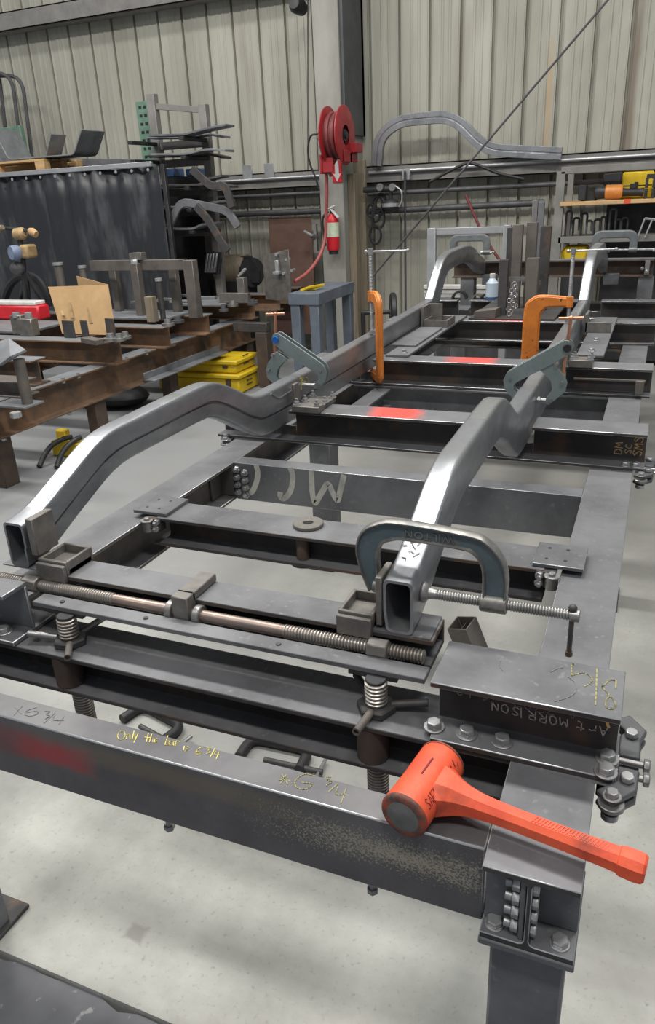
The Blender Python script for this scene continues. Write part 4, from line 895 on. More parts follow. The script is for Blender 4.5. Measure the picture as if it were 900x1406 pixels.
# air regulator right of the column
a = at(537,282,y=6.8)
rg_ = thing('air_regulator', 'black air filter bowl with two round gauges right of the column', 'regulator', (a.x,6.8,a.z-.1))
obj('bowl', MB().sphere((a.x,6.8,a.z),.088,18,(1,1,.72)), M_blackm, rg_)
obj('bowl_band', MB().cyl((a.x,6.8,a.z-.012),(a.x,6.8,a.z+.02),.0885,20), M_pipe, rg_)
for px in (522,539):
    q = at(px,257,y=6.74); obj('gauge', MB().cyl((q.x,6.76,q.z),(q.x,6.73,q.z),.033,16).cyl((q.x,6.76,q.z),(q.x,6.9,q.z),.012,8), S_clean, rg_)
q0, q1 = at(500,261,y=6.8), at(545,252,y=6.8)
obj('pipe', MB().cyl(q0, (q1.x,6.8,q0.z), .028, 12).cyl((a.x,6.8,a.z+.05),(a.x,6.8,q0.z),.02,10), M_blackm, rg_)
obj('air_line', MB().tube(smooth_path([at(x,y_,y=6.74) for x,y_ in ((541,254),(551,262),(552,275),(548,284))],4),.008,8), M_pipe, rg_)
random.seed(9)
mb = MB()
for i in range(7):
    c = at(514+random.uniform(-6,12), 300+random.uniform(-22,26), y=6.85); r_ = random.uniform(.05,.11)
    mb.tube([c+V((cos(t)*r_*.7, -.01*i*.5, sin(t)*r_)) for t in [2*pi*k/16 for k in range(16)]], .012, 6, True)
single('coiled_cord', mb, M_black, 'tangle of black cord hung on the wall right of the column', 'cord')
# round wheel behind the left tube
c = at(539,428,y=5.9)
wh = thing('cart_wheel', 'dark round wheel behind the left orange clamp', 'wheel', (c.x,5.9,c.z-.17))
obj('tyre', MB().rev((c.x-.02,5.9,c.z),(.05,.02,0),[(0,.09),(0,.15),(.2,.165),(.8,.165),(1,.15),(1,.09)],28,False), M_black, wh)
obj('hub', MB().cyl((c.x-.02,5.9,c.z),(c.x+.035,5.92,c.z),.092,22), M_pipe_d, wh)
obj('axle', MB().cyl((c.x-.25,5.82,c.z),(c.x,5.9,c.z),.02,10).cyl((c.x-.25,5.82,c.z),(c.x-.25,5.82,-.8),.02,10), M_blackm, wh)
# silver tube stand behind the left tube end
a, b = at(594,313,y=5.75), at(590,372,y=5.75); e = at(692,318,y=5.75)
st = thing('tube_stand', 'bright silver square tube frame behind the left tube far end', 'frame', (a.x,5.75,-.8))
obj('post', MB().box(a.x-.035,a.x+.035,5.72,5.79,-.8,a.z), M_pipe, st, .004)
obj('rail', MB().box(a.x+.036,e.x,5.73,5.78,e.z-.012,e.z+.042), M_pipe, st, .004)
obj('post', MB().box(e.x-.0,e.x+.06,5.72,5.79,-.8,e.z+.05), M_pipe, st, .004)
# stacked pale tubes lying far behind
for i in range(4):
    a, b = at(604,392+6*i,y=6.2), at(668,391+6*i,y=6.2)
    single('pale_tube', MB().box(a.x-.15,b.x+.25,6.2+.01*i,6.28,a.z-.034,a.z+.001), M_white, ['topmost','second','third','lowest'][i]+' pale square tube of the stack seen under the far crossbar', 'tube', 'pale square tubes', bevel=.004)
a = at(600,420,y=6.24)
single('tube_rack', MB().box(a.x-.1,a.x+1.0,6.16,6.32,-.8,at(604,410,y=6.2).z-.036), M_pipe_d, 'dark low rack carrying the pale square tubes', 'rack')

# ------------------------------------------------------------------ tool shelf at the right against the wall
Y0, Y1 = 6.45, 6.86
def sx(px, y=Y0): return at(px, 280, y=y).x
ts = thing('tool_shelf', 'grey steel shelf frame with a pine top shelf at the right of the wall', 'shelf', (sx(830), 6.65, -.8))
zt_, zs_, zl_ = at(800,234,y=Y0).z, at(800,279,y=Y0).z, at(800,325,y=Y0).z
for px in (768,):
    obj('post', MB().box(sx(px)-.035,sx(px)+.035,Y0,Y0+.06,-.8,zt_), M_girt, ts, .003)
    obj('post', MB().box(sx(px)+.02,sx(px)+.07,Y1-.05,Y1,-.8,zt_), M_girt, ts, .003)
obj('top_rail', MB().box(sx(768),1.35,Y0,Y0+.05,zt_-.02,zt_+.035), M_girt, ts, .003)
obj('top_rail', MB().box(sx(768),1.35,Y1-.05,Y1,zt_-.02,zt_+.03), M_girt, ts, .003)
obj('board', MB().box(sx(770),1.35,Y0-.02,Y1,zs_-.018,zs_+.014), M_wood, ts, .003)
obj('lower_shelf', MB().box(sx(770),1.35,Y0,Y1,zl_-.05,zl_+.0), M_girt, ts, .003)
obj('back_panel', MB().box(sx(830),1.35,Y1-.002,Y1+.01,-.75,zt_-.05), M_blackm, ts)
obj('tape_mark', MB().box(at(862,275,y=Y0).x-.025,at(862,275,y=Y0).x+.025,Y0-.024,Y0-.0205,zs_-.017,zs_+.02), M_tape, ts)
obj('post', MB().box(1.29,1.35,Y0,Y0+.06,-.8,zt_), M_girt, ts, .003)
zb_ = zs_+.0145
def S(px, dz=0, y=6.55): q = at(px, 270, y=y); return V((q.x, y, zb_+dz))
gr = thing('angle_grinder', 'large black grinder with copper orange motor housing lying on the pine shelf', 'grinder', S(830))
obj('motor_housing', MB().rev(S(831,.062), S(855,.062)-S(831,.062), [(0,.050),(.05,.058),(.9,.056),(1,.048)], 20), M_amber, gr)
obj('gear_head', MB().rev(S(817,.065), S(831,.062)-S(817,.065), [(0,.040),(.3,.055),(1,.05)], 18), M_blackm, gr)
obj('handle', MB().rev(S(855,.055), S(884,.05)-S(855,.055), [(0,.035),(.2,.03),(.8,.03),(1,.036)], 14), M_blackm, gr)
obj('guard', MB().box(S(795).x,S(806).x,6.49,6.60,zb_+.005,zb_+.13).prism([S(797,.0),S(820,.0),S(820,.07),S(797,.09)],(0,.07,0)), M_blackm, gr, .01)
obj('trigger', MB().box(S(864).x,S(872).x,6.53,6.57,zb_+.08,zb_+.12), M_blackm, gr, .003)
single('black_case', MB().bar(S(828,.155,6.7), S(852,.165,6.7), .14, .10), M_blackm, 'small dark grey case stacked behind the grinder on the pine shelf', 'case', bevel=.008)
q0, q1 = S(853,0,6.75), S(896,0,6.75)
yc = thing('yellow_case', 'yellow plastic tool case standing behind the grinder on the pine shelf', 'case', q0)
obj('body', MB().box(q0.x,q1.x,6.70,6.83,zb_,zb_+.21), M_yel, yc, .012)
obj('seam', MB().box(q0.x+.01,q1.x-.01,6.695,6.6995,zb_+.10,zb_+.106), M_black, yc)
obj('latch', MB().box(q0.x+.1,q0.x+.13,6.69,6.6995,zb_+.08,zb_+.13), M_black, yc)
mb = MB()
for px in (887,897):
    for dz in (0,.08): mb.box(S(px).x-.012,S(px).x+.012,6.48,6.52,zb_+dz,zb_+.075+dz)
mb.box(S(886).x,S(901).x,6.48,6.52,zb_+.15,zb_+.185)
single('black_bracket', mb, M_blackm, 'black slotted bracket at the right edge of the pine shelf', 'bracket', bevel=.004)
q = at(790,348,y=6.55)
q.z = min(q.z, zl_-.115)
yt = thing('yellow_tub', 'yellow plastic tub standing low under the tool shelf', 'tub', (q.x,6.6,-.8))
obj('tub', MB().box(at(774,350,y=6.55).x,at(806,350,y=6.55).x,6.5,6.8,q.z-.12,q.z+.06), M_yel, yt, .02)
obj('grip', MB().box(at(771,350,y=6.53).x,at(774,350,y=6.53).x,6.53,6.6,q.z-.1,q.z+.03).box(at(806,350,y=6.5).x,at(811,350,y=6.5).x,6.5,6.6,q.z-.1,q.z+.03), M_yel, yt, .006)
obj('stand', MB().box(at(774,350,y=6.55).x,at(806,350,y=6.55).x,6.5,6.8,-.8,q.z-.121), M_blackm, yt)
random.seed(21)
for i in range(9):                                   # dark clamps hung under the pine shelf
    px = 783+i*9.5+random.uniform(-2,2); p = at(px, 300, y=6.58); h = random.uniform(.12,.24); w = random.uniform(.018,.025)
    mb = MB().tube(fillet([(p.x-w,6.58,zl_+.002),(p.x-w,6.58,zl_+h),(p.x+w,6.58,zl_+h),(p.x+w,6.58,zl_+h*.45)],.02,3), .010, 6).cyl((p.x+w,6.58,zl_+h*.3),(p.x+w,6.58,zl_+h*.75),.008,6)
    single('bar_clamp', mb, M_blackm if i % 3 else M_pipe_d, ['first','second','third','fourth','fifth','sixth','seventh','eighth','ninth'][i]+' small dark clamp from the post on the lower tool shelf', 'clamp', 'small clamps on the lower shelf')
mb = MB()
for px,qx in ((876,886),(886,897)): mb.cyl(at(px,326,y=6.43), at(qx,300,y=6.43), .007, 6)
mb.cyl(at(886,300,y=6.43), at(905,302,y=6.43), .009, 6)
single('wire_stand', mb, M_pipe, 'thin pale wire stand leaning on the lower tool shelf', 'stand')

# ------------------------------------------------------------------ low left table
LZ = -.254; LX = -3.45
lt = thing('fixture_table', 'low rusty I-beam table at left carrying many steel fixtures', 'fixture table', (-4.2, 4.2, -.8))
for x,y0,y1 in ((LX-.075,-.2,5.95),(-4.75,1.2,5.62)):
    b_ = obj('long_beam', MB().ibeam('y', y0, y1, x, LZ, .15, .228, .012, .009, .01), [S_rust, S_ltop], lt, .0015)
    for p in b_.data.polygons:
        if abs(p.normal.z) > .9 and p.center.z > LZ+.8-.01: p.material_index = 1
for y in (1.1,2.62,3.55,4.5,5.85):
    obj('leg', MB().box(LX-.15+.03,LX-.03,y-.06,y+.06,-.8,LZ-.2285), S_rustd, lt, .004)
obj('leg', MB().box(-3.13,-3.02,5.32,5.44,-.8,-.30), S_rustd, lt, .004)
obj('splice_plate', MB().box(LX+.0,LX+.012,4.05,5.2,-.45,-.40).box(LX+.0,LX+.10,4.05,5.2,-.462,-.45), S_ltop, lt, .002)
obj('bracket', MB().box(-3.36,-3.02,5.34,5.42,-.30,-.22), S_dark, lt, .004)
for i,y in enumerate((3.05,3.72,4.34,4.94,5.78,6.33,6.85)):
    x1 = -3.36 if i else -3.50
    b_ = obj('cross_beam', MB().ibeam('x', -5.5 if y < 5.5 else -3.95 if y < 6 else -3.75, x1, y, -.088, .15, .165, .012, .009, .01), [S_rust, S_ltop], lt, .0015)
    for p in b_.data.polygons:
        if p.normal.z > .9 and p.center.z > .8-.10: p.material_index = 1
for y in (1.9,2.3,2.45,3.2,3.35,3.9,4.15):
    obj('bolt', MB().cyl((LX-.012,y,LZ-.024),(LX-.012,y,LZ-.0125),.014,8).cyl((LX-.012,y,LZ-.0125),(LX-.012,y,LZ+.012),.012,8), S_zinc, lt)
for y in (2.3,2.6,3.2): obj('nut', MB().hexa((LX-.012,y,LZ-.229),(0,0,-1),.016,.014), S_zinc, lt)
LT_ = -.0875
def lpt(px, py, z): return at(px, py, z=z)
# deck plates on the cross beams
for (pa, lab) in (((-5.4,-4.35,3.86,4.38),'wide flat grey plate on the left table under the cardboard'),((-4.66,-3.55,4.60,5.06),'long flat grey plate on the left table behind the rail of posts'),((-3.98,-3.5,5.40,5.95),'far flat grey plate of the left table near the vertical plate')):
    single('deck_plate', MB().box(pa[0],pa[1],pa[2],pa[3],LT_,LT_+.018), S_ltop, lab, 'plate', 'deck plates on the left table', bevel=.002)
DZ = LT_+.0185
# horizontal tube on posts
a, b = at(126,363,y=4.8), at(256,365,y=4.8)
zc = (a.z+b.z)/2
pr = thing('post_rail', 'grey rectangular tube carried on posts across the left table', 'fixture', ((a.x+b.x)/2,4.8,LT_))
obj('tube', MB().rtube((a.x,4.8,zc),(b.x,4.8,zc),.06,.085,.006), S_tan, pr, .003)
c = at(184,360,y=4.72)
obj('post', MB().box(c.x-.035,c.x+.035,4.70,4.768,DZ,zc+.02), S_tan, pr, .004)
obj('top_block', MB().box(c.x-.065,c.x+.055,4.75,4.83,zc+.043,zc+.10).box(c.x-.05,c.x-.03,4.832,4.86,DZ,zc+.1), S_block, pr, .003)
obj('nut', MB().hexa((c.x-.005,4.735,zc+.02),(0,0,1),.03,.03), M_pipe, pr)
for px,yy in ((158,4.95),(240,4.95)):
    q = at(px,385,y=yy); obj('post', MB().box(q.x-.035,q.x+.035,yy-.03,yy+.03,DZ,zc-.02), S_tan, pr, .004)
q = at(265,395,y=4.66); obj('post', MB().box(q.x-.045,q.x+.045,4.62,4.70,DZ,zc+.045), S_tan, pr, .004)
# small posts and blocks
def postlet(name, px, pyt, y, w, lab, m_=None, cap=None, zb=None, cat='post', rnd=False):
    q = at(px, pyt, y=y); zb = DZ if zb is None else zb
    t = thing(name, lab, cat, (q.x,y,zb))
    obj('shaft', MB().cyl((q.x,y,zb),(q.x,y,q.z),w/2,14) if rnd else MB().box(q.x-w/2,q.x+w/2,y-w/2,y+w/2,zb,q.z), m_ or S_tan, t, 0 if rnd else .003)
    if cap: obj('cap', MB().cyl((q.x,y,q.z),(q.x,y,q.z+.022),w*.62,14), cap, t)
    return t
postlet('bolt_post', 218, 386, 4.50, .045, 'thin dark bolt post standing in front of the post rail', S_dark, M_pipe, rnd=True)
postlet('locating_pin', 80, 364, 4.95, .075, 'brown round pin with pale cap behind the cardboard, near the mask', S_tan, M_pipe, rnd=True)
postlet('locating_pin', 113, 368, 5.00, .06, 'brown round pin with silver nut cap just left of the post rail', S_tan, M_pipe, rnd=True)
postlet('wood_block', 206, 407, 4.42, .07, 'light brown block beside the post rail front post', M_wood_d)
t = postlet('square_post', 332, 381, 5.6, .075, 'square post with a silver toggle on a base block right of the pedal', S_block)
q = at(332,381,y=5.6)
obj('base', MB().box(q.x-.20,q.x+.10,5.5,5.56,DZ+.0,DZ+.085), S_block, t, .003)
obj('toggle', MB().bar((q.x-.03,5.6,q.z+.012),(q.x+.05,5.6,q.z+.075),.03,.022), M_pipe, t, .003)
# upright drilled plate
a, b = at(357,352,y=5.7), at(405,400,y=5.7)
vp = thing('upright_plate', 'upright brown grey plate with a small bracket and bolts by the hose', 'plate', ((a.x+b.x)/2,5.7,DZ))
obj('plate', MB().prism([(a.x,5.75,DZ),(b.x,5.62,DZ),(b.x,5.62,a.z+.06),(a.x,5.75,a.z)],(0,.014,0)), S_block, vp, .002)
k = at(382,365,y=5.66)
obj('bracket', MB().box(k.x-.018,k.x+.018,5.63,5.665,k.z-.05,k.z+.05).box(k.x-.03,k.x+.03,5.60,5.665,k.z-.07,k.z-.045), M_pipe, vp, .003)
for px,py in ((383,377),(391,375),(402,371),(395,356),(381,349)):
    k = at(px,py,y=5.66); obj('bolt', MB().cyl((k.x,5.70,k.z),(k.x,5.63,k.z),.013,10), M_pipe, vp)
# cardboard
cb = thing('cardboard_sheet', 'brown cardboard sheet with cut slots leaning on the left table', 'cardboard', (-4.5,3.9,LT_))
P4 = lambda x,y_,yy: at(x,y_,y=yy)
yb = at(115,459,z=LT_+.001).y
f = [P4(66,394,yb+.10),P4(148,391,yb+.10),P4(156,440,yb+.02),P4(146,457,yb),P4(86,461,yb)]
for q_ in f[3:]: q_.z = LT_+.001
obj('front_panel', MB().prism(f,(0,.006,0)), M_card, cb, smooth=False)
obj('back_flap', MB().prism([P4(105,379,yb+.22),P4(148,391,yb+.107),P4(150,410,yb+.107),P4(108,396,yb+.22)],(0,.006,0)), M_card, cb, smooth=False)
for x0,y0_,x1,y1_ in ((94,415,98,436),(119,421,124,444),(83,425,86,433)): obj('cut_slot', MB().prism([P4(x0,y0_,yb+.058),P4(x0+2.2,y0_,yb+.058),P4(x1+3.5,y1_,yb+.022),P4(x1-1,y1_,yb+.022)],(0,-.002,0)), M_maskt, cb, smooth=False)
for i,(px,py,w_) in enumerate(((84,440,20),(109,440,13),(143,437,15))):
    a, b = at(px,py,y=3.76), at(px+w_,py+24-4*i,y=3.76)
    b.z = LT_+.001
    single('angle_tab', MB().box(a.x,b.x,3.76,3.768,b.z,a.z).box(a.x,b.x,3.768,3.84,b.z,b.z+.007), S_dark, ['square dark steel tab at the left foot of the cardboard','small dark steel tab at the middle foot of the cardboard','square dark steel tab at the right foot of the cardboard'][i], 'tab', 'dark angle tabs at the cardboard', bevel=.002)
a, b = at(117,466,z=LT_+.019), at(137,470,z=LT_+.019)
single('flat_block', MB().bar(a, b, .07, .035), S_tan, 'small brown flat block lying in front of the cardboard', 'block', bevel=.002)
# grey block left of the cardboard
c = at(33,461,z=LT_+.0005); hgt = at(33,434,y=c.y).z
gb = thing('stop_block', 'squat grey steel block with two bolts at the left of the cardboard', 'block', (c.x,c.y,LT_))
obj('block', MB().box(c.x-.13,c.x-.022,c.y+.02,c.y+.10,LT_+.0005,hgt).box(c.x-.02,c.x+.11,c.y-.02,c.y+.06,LT_+.0005,hgt-.02), S_block, gb, .004)
for dx in (-.075,.045): obj('bolt', MB().cyl((c.x+dx,c.y+.04,hgt-.019),(c.x+dx,c.y+.04,hgt+.02),.028,10), M_pipe, gb)
# L bracket post at the near left
a, b = at(-12,470,y=2.55), at(35,500,y=2.55)
lpx = thing('sheet_post', 'grey bent sheet on a round post at the left picture edge', 'post', (a.x,2.6,LZ))
obj('sheet', MB().prism([at(-25,500,y=2.55),at(-25,476,y=2.62),at(12,464,y=2.66),at(35,480,y=2.60),at(14,489,y=2.48),at(0,500,y=2.47)],(0,.01,-.012)), S_ltop, lpx, .001, smooth=False)
k = at(25,490,y=2.58); kb = at(30,531,y=2.58)
obj('post', MB().cyl((k.x,2.58,LZ+.012),(k.x,2.58,k.z-.012),.032,16), S_tan, lpx)
obj('foot', MB().box(k.x-.2,k.x+.05,2.5,2.66,LZ+.0005,LZ+.012), S_ltop, lpx, .001)
a = at(14,533,y=2.35); single('hex_bolt', MB().cyl((a.x,2.35,LZ+.0006),(a.x,2.35,LZ+.03),.03,6), M_pipe, 'loose pale bolt head on the left table near edge', 'bolt')
# stub beam between
a = at(70,497,y=3.0)
single('girder_stub', MB().ibeam('x', -4.6, a.x, 2.78, LZ+.10, .15, .0995, .010, .008), S_tan, 'short grey brown girder stub on the left table below the squat block', 'steel beam', bevel=.0015)
# small fittings along the deck front edges
random.seed(2)
fit = [(150,453,3.62,.05),(162,452,3.62,.045),(172,458,3.70,.04),(230,437,4.25,.05),(243,428,4.4,.05),(305,402,5.0,.04),(318,397,5.3,.05),(345,392,5.4,.05)]
names = ['beside the cardboard right foot','second right of the cardboard foot','third right of the cardboard foot','under the thin bolt post','below the post rail right end','left of the square post base','in front of the square post','right of the square post base']
for (px,py,y,r_),nm in zip(fit,names):
    k = at(px,py,y=y); zb = DZ if y < 4.5 or y > 4.55 else DZ
    single('clamp_nut', MB().rev((k.x,y,zb),(0,0,.05),[(0,r_),(.4,r_),(.41,r_*.6),(1,r_*.5)],10), M_pipe_d if px % 2 else S_clean, 'small steel clamp nut on the left table '+nm, 'nut', 'clamp nuts on the left table')
for i,(x,y,a_) in enumerate(((-3.95,5.50,.3),(-4.2,5.62,-.2),(-3.9,5.75,.1),(-4.35,5.45,.5),(-4.1,5.85,-.4))):
    d = V((cos(a_),sin(a_),0))*.14; c = V((x,y,DZ+.014+.0))
    single('loose_flat', MB().bar(c-d, c+d, .05, .022), S_clean if i % 2 else S_ltop, ['first','second','third','fourth','fifth'][i]+' loose flat bar piece scattered beside the square post', 'bar', 'loose flat pieces on the left table', bevel=.002)
# silver pedal and black press body behind
a, b = at(281,377,y=6.2), at(303,346,y=6.2)
pd = thing('foot_pedal', 'silver ribbed pedal pad on a dark arm behind the left table', 'pedal', ((a.x+b.x)/2,6.2,a.z))
mb = MB(); 
for i in range(4):
    u = (i+.5)/4; mb.bar((a.x+(b.x-a.x-.05)*u*.85,6.2,a.z+.02),(a.x+.05+(b.x-a.x-.05)*u*.85,6.2,b.z-.01),.024,.03,(0,1,0))
obj('rib', mb, S_edge, pd, .004)
obj('pad', MB().prism([(a.x-.015,6.225,a.z),(b.x-.05,6.225,a.z),(b.x+.01,6.225,b.z),(a.x+.035,6.225,b.z)],(0,.02,0)), M_blackm, pd, .006)
obj('arm', MB().bar(at(287,372,y=6.26), at(291,345,y=6.27), .05, .05), M_blackm, pd)
c = at(322,372,y=6.6)
pm = thing('dark_press', 'dark round motor body behind the left table beside the pedal', 'machine', (c.x,6.68,-.8))
obj('body', MB().cyl((c.x-.22,6.68,c.z),(c.x+.12,6.68,c.z),.16,22), M_wood_d, pm)
obj('end_bell', MB().cyl((c.x+.12,6.68,c.z-.02),(c.x+.20,6.63,c.z-.02),.15,22).prism([at(330,352,y=6.6),at(343,352,y=6.6),at(356,372,y=6.6),at(356,388,y=6.6),at(346,388,y=6.6)],(0,.05,0)), M_blackm, pm)
obj('base', MB().box(c.x-.25,c.x+.15,6.56,6.8,-.8,c.z-.10), M_blackm, pm)
# blue grey bench
BX0, BX1, BY0, BY1, BZ = -2.62, -2.35, 4.99, 5.80, .08
bn = thing('steel_bench', 'blue grey painted steel bench in front of the column', 'bench', (-2.65,5.4,-.8))
obj('top', MB().box(BX0,BX1,BY0,BY1,BZ-.006,BZ).box(BX0,BX1,BY0,BY0+.01,BZ-.09,BZ-.0062).box(BX1-.01,BX1,BY0+.01,BY1,BZ-.09,BZ-.0062).box(BX0,BX0+.01,BY0+.01,BY1,BZ-.09,BZ-.0062).box(BX0+.01,BX1-.01,BY1-.01,BY1,BZ-.09,BZ-.0062), M_bsteel, bn, .002)
for x in (BX0+.05,BX1-.05):
    for y in (BY0+.05,BY1-.05): obj('leg', MB().box(x-.04,x+.04,y-.04,y+.04,-.8,BZ-.0063), M_bsteel, bn, .004)
mb = MB(); 
for i in range(5): mb.bar((-2.58+i*.02,5.15,BZ+.008+.006*i),(-2.47+i*.01,5.22+.02*i,BZ+.010+.006*i),.03,.012)
single('yellow_strap', mb, M_yel, 'small folded yellow strap lying on the blue grey bench', 'strap')
# yellow boxes under the left table
def crate(x0,x1,y0,y1,z0,z1,lab):
    t = thing('storage_crate', lab, 'crate', ((x0+x1)/2,(y0+y1)/2,z0), 'yellow storage crates')
    obj('body', MB().box(x0+.02,x1-.02,y0+.02,y1-.02,z0,z1-.04), M_yel, t, .015)
    obj('lid', MB().box(x0,x1,y0,y1,z1-.04,z1), M_yel, t, .01)
    mb = MB()
    for k in range(3): mb.box(x1-.0198,x1-.012,y0+.16,y1-.16,z0+.06+.035*k,z0+.068+.035*k)
    mb.box(x1-.15,x1-.10,y0+.012,y0+.0198,z0+.05,z1-.05)
    obj('vent', mb, S_rustd, t)
crate(-4.05,-3.16,5.02,5.44,-.8,-.62,'lower yellow storage crate on the floor under the left table')
crate(-4.10,-3.19,5.04,5.46,-.619,-.50,'upper yellow storage crate stacked under the left table beam')
single('black_bag', MB().sphere((-4.1,4.45,-.70),.30,16,(1.2,.7,.33)), M_black, 'dark bag lying on the floor under the left table', 'bag')
crate(-4.85,-4.52,4.6,4.9,-.8,-.66,'small yellow crate half hidden behind the dark bag')
# yellow floor fixture with bent dark tubes
a = at(80,622,z=-.79)
yf = thing('yellow_block', 'yellow slotted plastic block on the floor behind the bent tubes', 'block', (a.x,a.y,-.8))
p0, p1 = at(66,622,z=-.80), at(104,640,z=-.80)
c = at(85,621,z=-.745); obj('block', MB().box(c.x-.14,c.x+.12,c.y+.05,c.y+.16,-.8,-.69), M_yel, yf, .012)
c2 = at(70,607,z=-.70); obj('upright', MB().box(c2.x-.05,c2.x+.04,c.y+.162,c.y+.22,-.8,-.645), M_yel, yf, .01)
for i,px in enumerate(((54,61,72,86,99),(78,84,94,105,112))):
    pts = smooth_path([at(px[0],641+i,z=-.788),at(px[1],625,z=-.735),at(px[2],611,z=-.69),at(px[3],603,z=-.665),at(px[4],600,z=-.655)],5)
    single('bent_tube', MB().tube(pts, .018, 12), M_blackm, ['outer bent dark tube on the floor in front of the yellow block','inner bent dark tube on the floor nearest the left frame tube'][i], 'tube', 'bent dark tubes on the floor')
# C-clamps and the leaning tube on the floor under the jig
def floor_clamp(cx, cy, a_, lab):
    u, w = V((cos(a_),sin(a_),0)), V((-sin(a_),cos(a_),0)); c = V((cx,cy,-.782))
    t = thing('floor_clamp', lab, 'C-clamp', (cx,cy,-.8), 'C-clamps lying on the floor')
    pts = fillet([c-u*.10+w*.02, c-u*.10+w*.11, c+u*.10+w*.11, c+u*.10+w*.02], .06, 6)
    obj('frame', MB().tube(pts, .0165, 10), M_blackm, t)
    obj('screw', MB().cyl(c-u*.02+w*.03, c+u*.17+w*.03, .009, 10), S_dark, t)
    obj('handle_bar', MB().cyl(c+u*.16+w*-.02, c+u*.16+w*.09, .006, 8), S_clean, t)
floor_clamp(-.80,.86,.05,'dark C-clamp on the floor seen behind the front channel at its middle')
floor_clamp(-1.27,.86,-.25,'dark C-clamp on the floor seen behind the front channel left of the handwriting')
tpt, d_ = V((-.355,1.48,-.55)), V((.09,.02,-.25))
oc = thing('tube_offcut', 'short brown grey rectangular tube standing on the floor behind the front rest', 'tube', (-.27,1.5,-.8))
obj('wall', MB().rtube(tpt, tpt+d_, .076, .076, .004, (.3,1,0)), S_tan, oc, .001)
obj('divider', MB().bar(tpt+d_*.06, tpt+d_, .003, .068, (.3,1,0)), S_dark, oc)

# ------------------------------------------------------------------ back left: curtain, rack, pallet
CY = 5.75
a, b = at(-40,246,y=CY), at(206,225,y=CY); zc = (a.z+b.z)/2
cu = thing('welding_curtain', 'black vinyl welding curtain on a pale rail at the back left', 'curtain', ((a.x+b.x)/2,CY,-.8))
obj('rail', MB().box(a.x-.6,b.x+.02,CY-.02,CY+.02,zc-.012,zc+.03), M_pipe, cu, .003)
vs, fs, n = [], [], 220; x0, x1 = a.x-.6, b.x+.10; random.seed(6)
ph = [random.uniform(0,6.3) for _ in range(4)]
for j in range(9):
    for i in range(n+1):
        u = i/n; t = j/8
        y = .012*sin(u*48+ph[0]+2.5*sin(u*9))*(1-.25*t)+.022*sin(u*19+ph[1]+t*.8+1.5*sin(u*5))+.008*sin(u*120+ph[2])*(1-t)
        vs.append((x0+(x1-x0)*u, CY+.01+y, zc-.014-(zc-.014+.72)*t))
for j in range(8):
    for i in range(n): q = j*(n+1)+i; fs.append((q,q+1,q+n+2,q+n+1))
o = obj('sheet', MB().add(vs,fs), M_curt, cu, ang=80); o.modifiers.new('thickness','SOLIDIFY').thickness = .003
mb = MB()
for i in range(16): x = x0+.1+(x1-x0-.2)*i/15; mb.cyl((x,CY-.045,zc-.04),(x,CY-.041,zc-.04),.014,12)
obj('grommet', mb, M_pipe, cu)
obj('post', MB().box(x1+.02,x1+.06,CY-.02,CY+.02,-.8,zc), M_blackm, cu, .003)
# storage deck behind the curtain, pallet and bent plates on it
ZD = zc+.00
sd = thing('storage_deck', 'dark storage deck just behind the curtain top rail', 'shelf', (-6.0,6.3,-.8))
obj('deck', MB().box(-8.2,-5.02,CY+.12,6.9,ZD-.05,ZD), M_blackm, sd, .003)
for x in (-7.9,-5.1): obj('post', MB().box(x-.04,x+.04,6.75,6.83,-.8,ZD-.051), M_blackm, sd)
p0, p1 = at(-20,234,y=5.95), at(64,228,y=5.95)
pw = at(85,224,y=6.5)
pl_ = thing('wood_pallet', 'pale pine pallet under the bent plates behind the curtain', 'pallet', ((p0.x+p1.x)/2,6.2,ZD))
for k in range(5): obj('deck_board', MB().box(p0.x-.4,p1.x,5.92+.125*k,6.02+.125*k,ZD+.118,ZD+.138), M_wood, pl_, .002)
for y in (5.92,6.18,6.42): obj('stringer', MB().box(p0.x-.4,p1.x,y,y+.09,ZD+.022,ZD+.1175), M_wood, pl_, .002) if y > 6 else [obj('stringer', MB().box(x-.06,x+.06,y,y+.09,ZD+.022,ZD+.1175), M_wood, pl_, .002) for x in (p0.x-.3,(p0.x+p1.x)/2-.25,p1.x-.06)]
for k in range(3): obj('base_board', MB().box(p0.x-.4,p1.x,5.92+.26*k,6.02+.26*k,ZD+.0005,ZD+.0215), M_wood, pl_, .002)
ZP = ZD+.139
def bent_plate(px, pyT, y, lean, w, lab, dx):
    q = at(px, pyT, y=y)
    p = fillet([(q.x-dx,0,ZP+.008+.30*lean),(q.x-dx+.14,0,ZP+.008),(q.x-.06,0,ZP+.008),(q.x+.08,0,q.z)], .05, 5)
    rg = []
    for j,s in enumerate(p):
        d = (p[min(j+1,len(p)-1)]-p[max(j-1,0)]).normalized(); nn = V((-d.z,0,d.x))*.014
        rg.append([V((s.x,y,s.z)), V((s.x,y+w,s.z)), V((s.x,y+w,s.z))+nn, V((s.x,y,s.z))+nn])
    return single('bent_plate', MB().loft(rg), S_ltop, lab, 'bent plate', 'bent plates on the pallet', bevel=.003)
bent_plate(103,179,5.95,1.0,.36,'dark grey bent plate with upturned ends, front one on the pallet',1.05)
bent_plate(62,185,6.34,.8,.24,'dark grey bent plate with upturned end behind the front one on the pallet',.8)
single('plate_stack', MB().prism([at(88,217,y=6.6),at(190,219,y=6.6),at(190,226,y=6.6),at(88,228,y=6.6)],(0,.25,0)), S_mill, 'long low stack of dark plates right of the pallet', 'plates', bevel=.003)
